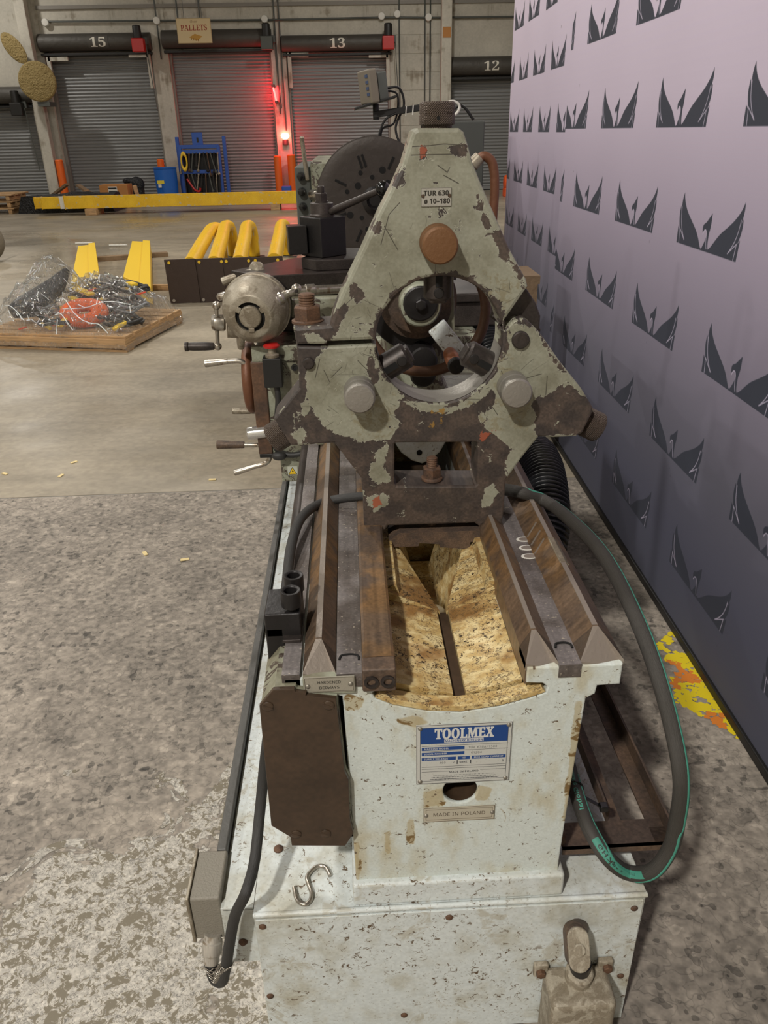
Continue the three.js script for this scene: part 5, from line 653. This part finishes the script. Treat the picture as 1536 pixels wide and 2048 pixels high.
// ---------- things standing and lying in the hall ----------
{
  // pallet under stretch film
  const ang = -0.232, ox = -1.79, oz = -6.13, MW = new THREE.Matrix4().makeRotationY(ang).setPosition(ox, 0, oz), at = (g) => { const c = join(g); return c.applyMatrix4(MW); };   // local: x to the right, z to the viewer, origin at the near right corner
  const pal = thing('wooden_pallet', 'wooden pallet loaded with cables and a black bag under clear film', 'pallet', [ox - 0.6, 0, oz - 0.4]);
  for (let i = 0; i < 7; i++) part(pal, 'deck_board', at(bb(-1.3, 0, 0.105, 0.125, -0.13 - i * 0.155, -0.01 - i * 0.155, 0.003)), M.wood);
  for (const x of [-0.02, -0.65, -1.28]) part(pal, 'stringer', at(bb(x - 0.025, x + 0.02, 0.018, 0.105, -1.07, -0.01)), M.wood); part(pal, 'deck_board', at(bb(-1.3, 0, 0.0, 0.018, -0.12, 0, 0.002)), M.wood); part(pal, 'deck_board', at(bb(-1.3, 0, 0.0, 0.018, -1.06, -0.94, 0.002)), M.wood); part(pal, 'end_board', at(bb(-1.3, 0, 0.03, 0.105, -0.012, 0.006, 0.002)), M.wood);
  single('black_bag', 'smooth black bulging bag at the end of the pallet', 'bag', at(tube([[-1.17, 0.23, -0.3], [-1.12, 0.25, -0.36], [-1.02, 0.29, -0.46], [-0.92, 0.38, -0.58], [-0.86, 0.47, -0.66], [-0.83, 0.52, -0.7]], 0.1, 50, 20, false, (t) => 0.004 + 0.125 * Math.pow(Math.sin(Math.PI * clamp(t * 0.9 + 0.06)), 0.6) * (1 - t * 0.45))), mat('#2b2c30', 0.4));
  const reel = new THREE.TorusGeometry(0.11, 0.062, 18, 36); reel.scale(1.15, 0.85, 0.9).rotateX(-1.0).rotateY(0.35).translate(-0.5, 0.24, -0.3);
  single('orange_cord_coil', 'bright orange coil of cord in the middle of the pallet', 'coil', at(clean(reel)), mat('#e2611c', 0.5));
  const r = rng(44), spots = [[-0.28, 0.2, -0.35], [-0.2, 0.26, -0.55], [-0.35, 0.3, -0.65], [-0.75, 0.3, -0.75], [-0.8, 0.22, -0.4], [-0.15, 0.18, -0.3], [-0.6, 0.36, -0.85], [-0.42, 0.2, -0.8], [-0.7, 0.2, -0.2], [-0.3, 0.36, -0.75]];
  spots.forEach(([x, y, z], k) => { const pts = []; for (let i = 0; i < 26; i++) { const a = i * 0.75, R = 0.09 + r() * 0.05; pts.push([x + Math.cos(a) * R * 1.2, y + (r() - 0.5) * 0.05 + Math.sin(a * 0.5) * 0.03, z + Math.sin(a) * R]); } single('cable_coil', 'tangled dark cable coil heaped under the stretch film', 'cable', at(tube(pts, 0.011, 160, 7)), k % 3 === 1 ? mat('#77797c', 0.4) : M.rubber, 'cable coils on the pallet', { uv: false }); });
  for (const [a, b, w] of [[[-0.78, 0.36, -0.7], [-0.55, 0.34, -0.55], 0.07], [[-0.8, 0.3, -0.62], [-0.62, 0.28, -0.5], 0.05], [[-0.82, 0.24, -0.5], [-0.68, 0.22, -0.42], 0.05], [[-0.62, 0.17, -0.1], [-0.58, 0.24, -0.22], 0.05], [[-0.16, 0.15, -0.12], [-0.08, 0.2, -0.2], 0.06], [[-0.32, 0.4, -0.78], [-0.22, 0.4, -0.7], 0.06], [[-0.85, 0.17, -0.2], [-0.7, 0.15, -0.1], 0.025]]) single('yellow_strap', 'yellow lifting strap end among the wrapped cables', 'strap', at(bar(a, b, w, 0.025, 0.006)), M.yellowPlain, 'yellow straps on the pallet');
  for (const p of [[-0.66, 0.17, -0.14], [-0.58, 0.36, -0.62], [-0.12, 0.34, -0.6], [-0.95, 0.14, -0.1]]) single('red_tag', 'small red-orange tag caught under the film', 'tag', at(bar([p[0] - 0.03, p[1], p[2]], [p[0] + 0.04, p[1] + 0.02, p[2] + 0.02], 0.035, 0.012, 0.003)), mat('#d84a2e', 0.5), 'red tags on the pallet');
  const NX = 130, NZ = 104, pos = [], idx = [], uv = []; for (let j = 0; j <= NZ; j++) for (let i = 0; i <= NX; i++) {
    const s = i / NX * 2 - 1, t = j / NZ * 2 - 1, e = Math.max(Math.abs(s), Math.abs(t)), x = -0.65 + s * 0.68, z = -0.53 + t * 0.56; const bump = (cx, cz, rx, rz, h) => h * Math.exp(-(((x - cx) / rx) ** 2 + ((z - cz) / rz) ** 2));
    let y = 0.13 + Math.max(bump(-0.95, -0.65, 0.3, 0.32, 0.5), bump(-0.5, -0.6, 0.5, 0.45, 0.36), bump(-0.25, -0.55, 0.22, 0.32, 0.28), bump(-1.02, -0.4, 0.3, 0.3, 0.34)) + (fbm(s * 0.5 + 0.5, t * 0.5 + 0.5, 9, 9, 4, 501) - 0.5) * 0.1 + (vn(i * 0.37, j * 0.41, 99, 99, 7) - 0.5) * 0.05 + (vn(i * 0.9, j * 0.9, 250, 250, 5) - 0.5) * 0.026; const k = sm(0.86, 1, e); y = y * (1 - k) + (0.015 + 0.03 * vn(i * 0.4, j * 0.4, 64, 64, 3)) * k; pos.push(x, y, z); uv.push(x, z);
  }
  for (let j = 0; j < NZ; j++) for (let i = 0; i < NX; i++) { const a = j * (NX + 1) + i; idx.push(a, a + NX + 1, a + 1, a + 1, a + NX + 1, a + NX + 2); }
  const fg = new THREE.BufferGeometry(); fg.setAttribute('position', new THREE.Float32BufferAttribute(pos, 3)); fg.setAttribute('uv', new THREE.Float32BufferAttribute(uv, 2)); fg.setIndex(idx); fg.computeVertexNormals();
  const film = mat('#fbfcfc', 0.1, 0, { transmission: 0.96, thickness: 0, ior: 1.9, flatShading: true, bumpMap: T.crumple, bump: 0.05, size: 0.3 });
  const sf = single('stretch_film', 'clear crumpled stretch film wrapped over the loaded pallet', 'plastic film', clean(fg).applyMatrix4(MW), film, null, { uv: false });
  // short white slivers added as glints on the film, plus rope-like folds where bunched
  const hAt = (x, z) => { const i = Math.round((x + 0.65) / 0.68 * NX / 2 + NX / 2), j = Math.round((z + 0.53) / 0.56 * NZ / 2 + NZ / 2); return pos[(clamp(j, 0, NZ) * (NX + 1) + clamp(i, 0, NX)) * 3 + 1] + 0.003; };
  const crs = [], run = (x0, z0, x1, z1, n, R) => crs.push(tube(Array.from({ length: n }, (_, k) => { const t = k / (n - 1), x = x0 + (x1 - x0) * t, z = z0 + (z1 - z0) * t; return [x, hAt(x, z), z]; }), R, n * 2, 5));
  for (let k = 0; k < 300; k++) { const x = -1.25 + r() * 1.2, z = -1.02 + r() * 0.98, a = r() * 6.283, l = 0.012 + r() * r() * 0.06; run(x, z, x + Math.cos(a) * l, z + Math.sin(a) * l, 2, 0.001 + r() * 0.0035); }
  for (const [x0, z0, x1, z1] of [[-0.62, -0.12, -0.45, -0.02], [-0.62, -0.2, -0.1, -0.35], [-0.75, -0.35, -0.4, -0.1], [-1.2, -0.5, -0.95, -0.45], [-0.4, -0.1, -0.15, -0.02], [-1.15, -0.2, -0.9, -0.06]]) run(x0, z0, x1, z1, 4, 0.004);
  const cg = join(crs).applyMatrix4(MW); const cm = part(sf, 'film_glints_folds', cg, mat('#f2f5f7', 0.15, 0, { transmission: 0.35, thickness: 0 }), { uv: false }); cm.userData.kind = 'stuff';
}
{
  // yellow pipe guards: pipe, elbow leg, heavy base plate standing on edge towards the viewer
  const far = [[-1.768,.5,-11.079],[-1.64,.5,-11.312],[-1.345,.5,-11.24],[-.885,.5,-11.263]], near = [[-1.598,.407,-8.12],[-1.358,.411,-8.12],[-1.108,.414,-8.12],[-.756,.425,-8.12]], pw = [[-1.84, -1.53], [-1.54, -1.26], [-1.27, -0.97], [-0.98, -0.66]];
  for (let i = 0; i < 4; i++) {
    const g = thing('pipe_guard', ['yellow pipe guard lying beside the yellow box beams', 'second yellow pipe guard from the box beams', 'third yellow pipe guard from the box beams', 'yellow pipe guard lying beside the tool post'][i], 'pipe guard', [near[i][0], 0, -9.5], 'yellow pipe guards in a row'), a = near[i], b = far[i];
    part(g, 'pipe', tube([[a[0], a[1] - 0.04, a[2]], [a[0] * 0.5 + b[0] * 0.5, 0.44, (a[2] + b[2]) / 2], [b[0], 0.43, b[2] + 0.25], [b[0] + 0.02, 0.4, b[2] + 0.06], [b[0] + 0.03, 0.28, b[2]], [b[0] + 0.03, 0.02, b[2]]], 0.078, 60, 18), M.yellow, { uv: false });
    const bp = part(g, 'base_plate', [turned(bb(pw[i][0], pw[i][1], 0.0, 0.43, -8.1, -8.085, 0.003), [pw[i][0], 0, -8.1], 0, -0.05 + i * 0.02, 0.02)], M.steelPlate);
    for (const [dx, y] of [[0.035, 0.03], [0.27, 0.03], [0.035, 0.4], [0.27, 0.4]]) part(bp, 'bolt_hole', rod([pw[i][0] + dx * 0.95 + 0.005, y, -8.088], [pw[i][0] + dx * 0.95 + 0.005, y, -8.076], 0.015, 0.015, 0, 12), mat(y > 0.3 ? '#d9b32a' : '#8d8478', 0.6));
    part(g, 'foot_plate', bb(b[0] - 0.1, b[0] + 0.16, 0, 0.012, b[2] - 0.12, b[2] + 0.12, 0.003), M.greyBox);
  }
  // yellow box pads on timber
  const pad = (q, h, lab) => { const t = thing('box_beam', lab, 'beam', [q[0][0], 0, q[0][1]]); part(t, 'beam_body', E(q.map(([x, z]) => [x, -z]), 0.06, h, { bevel: 0.006 }).rotateX(-Math.PI / 2), M.yellowPlain.clone()); const m = (a, b, k) => [a[0] + (b[0] - a[0]) * k, a[1] + (b[1] - a[1]) * k]; const s0 = m(q[0], q[1], 0.62), s1 = m(q[3], q[2], 0.62), e1 = q[1], e2 = q[2]; part(t, 'top_flange', E([s0, e1, e2, s1].map(([x, z]) => [x, -z]), h, h + 0.02, { bevel: 0.003 }).rotateX(-Math.PI / 2), M.yellowPlain); part(t, 'open_end', bb(q[0][0] + 0.02, q[0][0] + 0.14, 0.07, h - 0.02, q[0][1] - 0.02, q[0][1] + 0.004), M.hole); };
  pad([[-2.907,-8.398],[-2.499,-8.045],[-3.545,-11.478],[-3.726,-11.302]], 0.2, 'yellow open-ended box beam lying behind the wrapped pallet'); pad([[-2.43,-8.631],[-1.933,-7.742],[-2.798,-11.546],[-3.091,-11.716]], 0.2, 'yellow box beam with a raised flange beside the pipe guards');
  const tm = [[-3.447,.03,-11.147],[-2.581,.03,-11.566]]; single('timber_bearer', 'brown timber bearer under the yellow box beams', 'timber', bar([tm[0][0] - 0.3, 0.03, tm[0][2]], [tm[1][0], 0.03, tm[1][2]], 0.12, 0.06, 0.004), M.woodDark);
  single('timber_bearer', 'pale timber slat on the floor by the brown base plates', 'timber', bar([-2.3, 0.03, -8.9], [-1.9, 0.03, -8.85], 0.05, 0.06, 0.003), M.wood);
  for (const p of [[-3.591,.02,-12.815],[-4.227,.02,-13.183]]) single('white_rod', 'thin white rod lying by the end of a box beam', 'rod', rod([p[0] - 0.15, 0.02, p[2]], [p[0] + 0.15, 0.03, p[2] + 0.1], 0.012, 0.012, 0, 8), M.white, 'white rods by the box beams');
  // long rack beams across the hall
  [[-6.95, 0, 'outermost of three long yellow rack beams on blocks'], [-6.75, 0.14, 'middle one of three long yellow rack beams, white tape near its end'], [-6.2, 0.28, 'innermost of three long yellow rack beams, paint scuffed to white']].forEach(([x0, dz, lab], i) => { const b = thing('rack_beam', lab, 'beam', [-4, 0.13, -18.7], 'long yellow rack beams'); part(b, 'beam_body', [bb(x0, -1.0, 0.13, 0.36 + i * 0.015, -18.86 + dz, -18.73 + dz, 0.008)], M.yellow); part(b, 'end_plate', bb(x0 - 0.01, x0, 0.12, 0.37 + i * 0.015, -18.87 + dz, -18.72 + dz), M.yellowPlain); if (i === 1) part(b, 'tape', bb(-6.35, -6.15, 0.125, 0.385, -18.725 + dz, -18.72 + dz), M.white); });
  single('timber_block', 'short timber block propping the rack beams', 'timber', bb(-5.75, -5.5, 0, 0.13, -18.9, -18.3, 0.004), M.wood, 'blocks under the rack beams'); single('timber_block', 'short timber block propping the rack beams', 'timber', bb(-1.7, -1.5, 0, 0.13, -18.9, -18.4, 0.004), M.wood, 'blocks under the rack beams');
  // cart wheel at the edge of the picture
  const w = thing('cart_wheel', 'grey pneumatic cart wheel with ribbed rim at the edge of the hall', 'wheel', [-5.05, 0, -11.45]), wc = [-5.05, 0.28, -11.45];
  part(w, 'tyre', clean(new THREE.TorusGeometry(0.21, 0.07, 18, 48).scale(1, 1, 1.15).translate(...wc)), mat('#6d6557', 0.8, 0, { bumpMap: T.noise, bump: 0.004, size: 0.2 }), { uv: false }); part(w, 'rim', lathe([[0.15, -0.05], [0.155, 0.06], [0.145, 0.065], [0.13, 0.02], [0.09, 0.0], [0.07, 0.03], [0.03, 0.05], [0, 0.05]], wc, [0, 0, 1], 36), mat('#a8a294', 0.5, 0.4)); part(w, 'axle', rod([wc[0], wc[1], wc[2] - 0.5], [wc[0], wc[1], wc[2] + 0.06], 0.025, 0.025, 0.003, 14), M.greyBox);
}
{
  // door furniture: operators, hanging sign, red lamps
  for (const [x, y, lab, m, dx] of [[-5.1, 3.72, 'red chain-hoist door operator beside the hanging PALLETS sign', M.red, 0], [1.2, 3.68, 'red chain-hoist door operator beside the wide white masonry pier', M.red, 0], [-1.88, 3.72, 'dark grimy door operator beside the middle door', M.greyBox, 0], [-8.42, 2.35, 'black motor operator on the low door by the corner', M.black, 0]]) { const o = thing('door_operator', lab, 'motor', [x, y - 0.28, -22.8]); part(o, 'gear_case', bb(x - 0.15, x + 0.15, y - 0.28, y + 0.02, -22.95, -22.72, 0.02), m); part(o, 'motor_can', rod([x, y, -22.84], [x, y + 0.3, -22.84], 0.11, 0.1, 0.02, 18), M.black); part(o, 'mount', bb(x - 0.08, x + 0.2, y - 0.1, y + 0.05, -23.19, -22.95), M.greyBox); part(o, 'hand_chain', tube([[x + 0.18, y - 0.1, -22.85], [x + 0.2, y - 0.6, -22.85], [x + 0.26, y - 1.6, -22.85]], 0.012, 16, 6), M.greyBox); }
  const st = canvasTex(512, 340, (g, w, h) => { g.fillStyle = '#cdb890'; g.fillRect(0, 0, w, h); g.strokeStyle = '#a08a62'; g.lineWidth = 6; g.strokeRect(4, 4, w - 8, h - 8); g.fillStyle = '#8e2f22'; g.textAlign = 'center'; g.font = 'bold 104px serif'; g.fillText('PALLETS', w / 2, 164, 400); g.fillStyle = '#6b4a30'; g.font = 'italic 40px serif'; g.fillText('Clean', w / 2, 58); g.fillStyle = '#b88a3c'; g.beginPath(); g.moveTo(170, 258); g.lineTo(260, 210); g.lineTo(370, 246); g.lineTo(290, 306); g.closePath(); g.fill(); g.fillStyle = '#8d6626'; for (let i = 0; i < 4; i++) g.fillRect(196 + i * 34, 262 + i * 6, 12, 34); });
  const sm2 = mat('#ffffff', 0.7); sm2.map = st; const sg = thing('hanging_sign', 'tan hanging sign lettered PALLETS above the middle door', 'sign', [-3.7, 3.64, -22.2]);
  const [sa, sb] = [[-3.987,4.076],[-3.158,3.555]]; part(sg, 'sign_board', quadUV(bb(sa[0], sb[0], sb[1], sa[1], -22.22, -22.2), sa[0], sb[1], sb[0] - sa[0], sa[1] - sb[1]), sm2, { uv: false }); for (const x of [sa[0] + 0.2, sb[0] - 0.2]) part(sg, 'hanging_wire', rod([x, sa[1], -22.21], [x, 7, -22.21], 0.006, 0.006, 0, 6), M.greyBox);
  const redGlow = () => { const m = mat('#ff2a20', 0.4); m.emissive = new THREE.Color(1, 0.06, 0.05); m.emissiveIntensity = 9; return m; };
  const bl = thing('red_warning_lamp', 'glowing red dock lamp on the white pier above the orange bollards', 'lamp', [-1.6, 1.3, -23]); part(bl, 'lamp_base', rod([-1.6, 1.25, -23.1], [-1.6, 1.38, -23.1], 0.08, 0.08, 0.01, 18), M.greyBox); part(bl, 'lamp_dome', ball([-1.6, 1.47, -23.1], 0.1, 1.1, 0.8, 0.8, 18), (() => { const m = mat('#fff0d0', 0.4); m.emissive = new THREE.Color(1, 0.32, 0.2); m.emissiveIntensity = 14; return m; })());
  const pl = new THREE.PointLight(new THREE.Color(1, 0.02, 0.03), 2.2); pl.position.set(0, 0.2, 0.22); pl.shadow.radius = 4; pl.castShadow = true; pl.name = 'lamp_light'; bl.add(pl);
  const rs = thing('red_strip_lamp', 'slim red strip lamp fixed at the edge of the middle door', 'lamp', [-1.8, 2.3, -22.95]); part(rs, 'lamp_tube', rod([-1.82, 2.62, -23.02], [-1.76, 2.3, -23.02], 0.022, 0.022, 0.004, 12), redGlow()); part(rs, 'lamp_bracket', [bb(-1.86, -1.78, 2.6, 2.68, -23.2, -23.0), bb(-1.8, -1.73, 2.25, 2.31, -23.2, -23.0)], M.greyBox); const pl2 = new THREE.PointLight(new THREE.Color(1, 0.02, 0.03), 1.6); pl2.position.set(-0.08, 0.22, -0.05); pl2.shadow.radius = 2; pl2.castShadow = true; pl2.name = 'lamp_light'; rs.add(pl2);
  // orange bollards
  for (const [x, h, r, lab] of [[-7.62, 1.02, 0.1, 'orange bollard by the grimy post of door 15'], [-4.95, 0.98, 0.09, 'orange bollard behind the blue barrel'], [-1.83, 1.0, 0.1, 'orange bollard under the red lamp, on the middle door side'], [-1.46, 1.02, 0.11, 'orange bollard under the red lamp, on the door 13 side']]) { const b = thing('orange_bollard', lab, 'bollard', [x, 0, -22.85], 'orange dock bollards'); part(b, 'post', rod([x, 0.012, -22.85], [x, h, -22.85], r, r, 0.02, 22), M.orange); part(b, 'floor_flange', bb(x - 0.13, x + 0.13, 0, 0.014, -22.98, -22.72), M.greyBox); }
  single('orange_bumper', 'orange rubber bumper lying before door 12', 'bumper', [rod([3.95, 0.33, -20.8], [4.6, 0.33, -20.8], 0.17, 0.17, 0.03, 20), bb(3.95, 4.6, 0, 0.2, -20.95, -20.65, 0.02)], mat('#d5561c', 0.6));
  // blue barrel
  const br = thing('blue_barrel', 'blue plastic barrel with a yellow label against the door post', 'barrel', [-4.75, 0, -22.2]); part(br, 'drum', lathe([[0, 0], [0.24, 0], [0.26, 0.03], [0.285, 0.4], [0.29, 0.76], [0.3, 0.77], [0.3, 0.8], [0.285, 0.8], [0.28, 0.3], [0, 0.3]], [-4.72, 0, -22.2], [0, 1, 0], 30), M.blue); const yl = mat('#d8c33a', 0.6); part(br, 'label', [bb(-4.9, -4.72, 0.42, 0.5, -21.93, -21.9)], yl); part(br, 'label', bb(-4.88, -4.8, 0.33, 0.41, -21.925, -21.9), M.white);
  // blue tool rack with hanging tools
  const rk = thing('tool_rack', 'blue steel tool rack with a number plate on top', 'rack', [-3.85, 0, -22.2]), zr = -22.2;
  for (const [x, h] of [[-4.32, 1.28], [-3.32, 1.28], [-4.4, 1.5], [-3.18, 1.5]]) part(rk, 'upright', bb(x - 0.045, x + 0.045, 0, h, zr - 0.3 + (h > 1.3 ? -0.2 : 0), zr - 0.21 + (h > 1.3 ? -0.2 : 0), 0.008), M.blueFrame); for (const y of [0.03, 0.62, 1.1, 1.22]) part(rk, 'cross_bar', bb(-4.34, -3.3, y, y + 0.09, zr - 0.3, zr - 0.22, 0.008), M.blueFrame); part(rk, 'shelf', bb(-4.34, -3.3, 0.03, 0.06, zr - 0.5, zr, 0.004), M.blueFrame); part(rk, 'number_plate', bb(-3.98, -3.7, 1.3, 1.6, zr - 0.29, zr - 0.26, 0.01), M.blueFrame); part(rk, 'plate_mark', bb(-3.86, -3.81, 1.36, 1.48, zr - 0.262, zr - 0.255), M.black); part(rk, 'back_panel', bb(-4.34, -3.3, 0.06, 1.1, zr - 0.5, zr - 0.48), M.black);
  const rr = rng(91), kinds = [M.dullAlu, M.blackOxide, M.rust, M.greyBox, M.blackOxide]; for (let i = 0; i < 22; i++) { const x = -4.26 + (i % 11) * 0.092, row = i < 11 ? 1.1 : 0.6, l = 0.3 + rr() * 0.22, tl = (rr() - 0.5) * 0.2, z = zr - 0.19 + rr() * 0.05; const lab = ['long grey bar tool hanging on the blue rack', 'dark chain tool hanging on the blue rack']; single('hanging_tool', lab[i % 2], 'tool', [bar([x, row, z], [x + tl, row - l, z], 0.03 + rr() * 0.03, 0.025, 0.004), ball([x + tl, row - l, z], 0.04, 1, 1, 0.5, 10), ball([x, row, z], 0.028, 1, 1, 0.6, 8)], kinds[i % 5], 'tools on the blue rack'); }
  single('yellow_hose_coil', 'yellow hose loop hung at the corner of the blue rack', 'hose', clean(new THREE.TorusGeometry(0.16, 0.045, 10, 28).scale(0.45, 1.2, 1).translate(-4.22, 0.92, zr - 0.1)), M.yellowPlain); single('red_pry_bar', 'red bent pry bar leaning in the blue rack', 'bar', tube([[-4.2, 0.5, zr - 0.1], [-4.0, 0.22, zr - 0.08], [-3.9, 0.2, zr - 0.07], [-3.87, 0.28, zr - 0.07]], 0.028, 24, 8), M.red);
  single('blue_jack', 'low blue pallet-jack head between the orange bollards', 'jack', [bb(-1.95, -1.3, 0.05, 0.14, -22.1, -21.8, 0.02), bb(-1.7, -1.45, 0.12, 0.3, -22.05, -21.85, 0.03)], M.blueFrame);
  // cardboard box, dark coat, timber scraps, pallets, tarpaulin
  const cb = thing('cardboard_box', 'cardboard box with a printed white label', 'box', [-5.8, 0, -21.4]); part(cb, 'carton', bb(-6.2, -5.5, 0, 0.46, -21.7, -21.2, 0.01), M.card); part(cb, 'shipping_label', [bb(-5.98, -5.76, 0.16, 0.42, -21.2, -21.19)], M.white); for (let i = 0; i < 3; i++) part(cb, 'label_print', bb(-5.97, -5.77, 0.2 + i * 0.08, 0.235 + i * 0.08, -21.19, -21.186), M.black);
  single('dark_coat', 'dark blue bundle slumped behind the cardboard box', 'bundle', [ball([-5.45, 0.42, -22.0], 0.2, 1, 0.9, 0.7, 18), ball([-5.66, 0.5, -22.0], 0.12, 1.2, 0.7, 0.8, 14), bb(-5.6, -5.3, 0, 0.4, -22.15, -21.85, 0.05)], M.tarp);
  single('leaning_board', 'thin pale board leaning by the cardboard box', 'board', bar([-5.28, 0, -21.3], [-5.38, 0.42, -21.45], 0.1, 0.03), M.wood);
  const q = rng(63); [[-7.5, 0.05, -6.7, 0.5, 'broken plank slanting up from the scrap pile'], [-7.0, -0.015, -6.3, -0.01, 'flat broken plank in the scrap pile'], [-6.6, 0.45, -6.0, 0.08, 'long plank slanting down from the scrap pile'], [-6.9, 0.1, -6.35, 0.32, 'short thick plank propped in the scrap pile'], [-7.2, 0.22, -6.5, 0.28, 'plank lying across the top of the scrap pile']].forEach(([x0, y0, x1, y1, lab], i) => single('scrap_plank', lab, 'plank', bar([x0, y0 + 0.04, -20.6 - i * 0.12], [x1, y1 + 0.04, -20.4 - i * 0.1], 0.16, 0.05, 0.004), i % 2 ? M.wood : M.woodDark, 'scrap planks by door 15'));
  const p2 = thing('wooden_pallet', 'bare stacked pallet of pale boards beyond the black tarpaulin', 'pallet', [-8.6, 0, -19.6]); for (let k = 0; k < 3; k++) { for (const z of [-20.1, -19.7, -19.3]) part(p2, 'deck_board', bb(-9.6, -7.6, 0.1 + k * 0.14, 0.13 + k * 0.14, z - 0.14, z + 0.14, 0.003), M.wood); for (const x of [-9.5, -8.6, -7.7]) part(p2, 'stringer', bb(x - 0.04, x + 0.04, k * 0.14, 0.1 + k * 0.14, -20.2, -19.18), M.wood); }
  single('black_tarpaulin', 'black crumpled tarpaulin draped beside the stacked pallet', 'tarpaulin', (() => { const g = new THREE.BoxGeometry(2.2, 0.34, 1.0, 24, 4, 12), p = g.attributes.position; for (let i = 0; i < p.count; i++) { const k = p.getY(i) / 0.34 + 0.5; p.setX(i, p.getX(i) * (1 - 0.12 * k)); if (k > 0.1) p.setY(i, p.getY(i) + (fbm(p.getX(i) * 0.3 + 3, p.getZ(i) * 0.3 + 3, 6, 6, 3, 511) - 0.5) * 0.2); } g.computeVertexNormals(); return clean(g.translate(-6.4, 0.17, -19.6)); })(), M.tarp);
  // fan on the corner post
  const fn = thing('dock_fan', 'dirty yellow round dock fan with one long paddle on the corner post', 'fan', [-7.75, 2.3, -22.4]), fd = [[-7.628,2.813,-22.4],[-7.856,3.282,-22.4],[-8.223,3.794,-22.4]]; const fm = mat('#8d7a4c', 0.75, 0, { bumpMap: T.crumple, bump: 0.02, size: 0.8 });
  part(fn, 'fan_disc', lathe([[0, -0.05], [0.42, -0.05], [0.45, -0.03], [0.45, 0.02], [0.42, 0.04], [0.1, 0.06], [0, 0.06]], fd[0], [0.1, 0, 1], 40), fm); part(fn, 'fan_paddle', (() => { const a = V(fd[1]), b = V(fd[2]), d = b.clone().sub(a), g = new THREE.SphereGeometry(1, 24, 16).scale(d.length() * 0.62, 0.2, 0.035).rotateZ(Math.atan2(d.y, d.x)); const c = a.add(b).multiplyScalar(0.5); return clean(g.translate(c.x, c.y, c.z)); })(), fm); part(fn, 'fan_bracket', [bb(fd[0][0] - 0.1, fd[0][0] + 0.2, fd[0][1] - 0.55, fd[0][1] - 0.45, -22.9, -22.4), rod([fd[0][0], fd[0][1] - 0.5, -22.45], [fd[0][0], fd[0][1] + 0.1, -22.45], 0.04, 0.04, 0, 12)], M.greyBox);
  // small splinters on the floor
  for (const [i, p] of [[-.721,0,-3.537],[-1.504,0,-3.656],[-1.805,0,-3.709],[-1.494,0,-3.834],[-.884,0,-2.801],[-.709,0,-2.737]].entries()) single('wood_splinter', ['yellowish wood splinter near the floor joint', 'pale splinter lying on the rough slab'][i < 4 ? 0 : 1], 'splinter', turned(bb(p[0] - 0.018, p[0] + 0.018, 0.0005, 0.005, p[2] - 0.009, p[2] + 0.008, 0.002), [p[0], 0, p[2]], 0, i * 1.3, 0), M.splinter, 'splinters on the floor');
}
renderer.render(scene, camera);
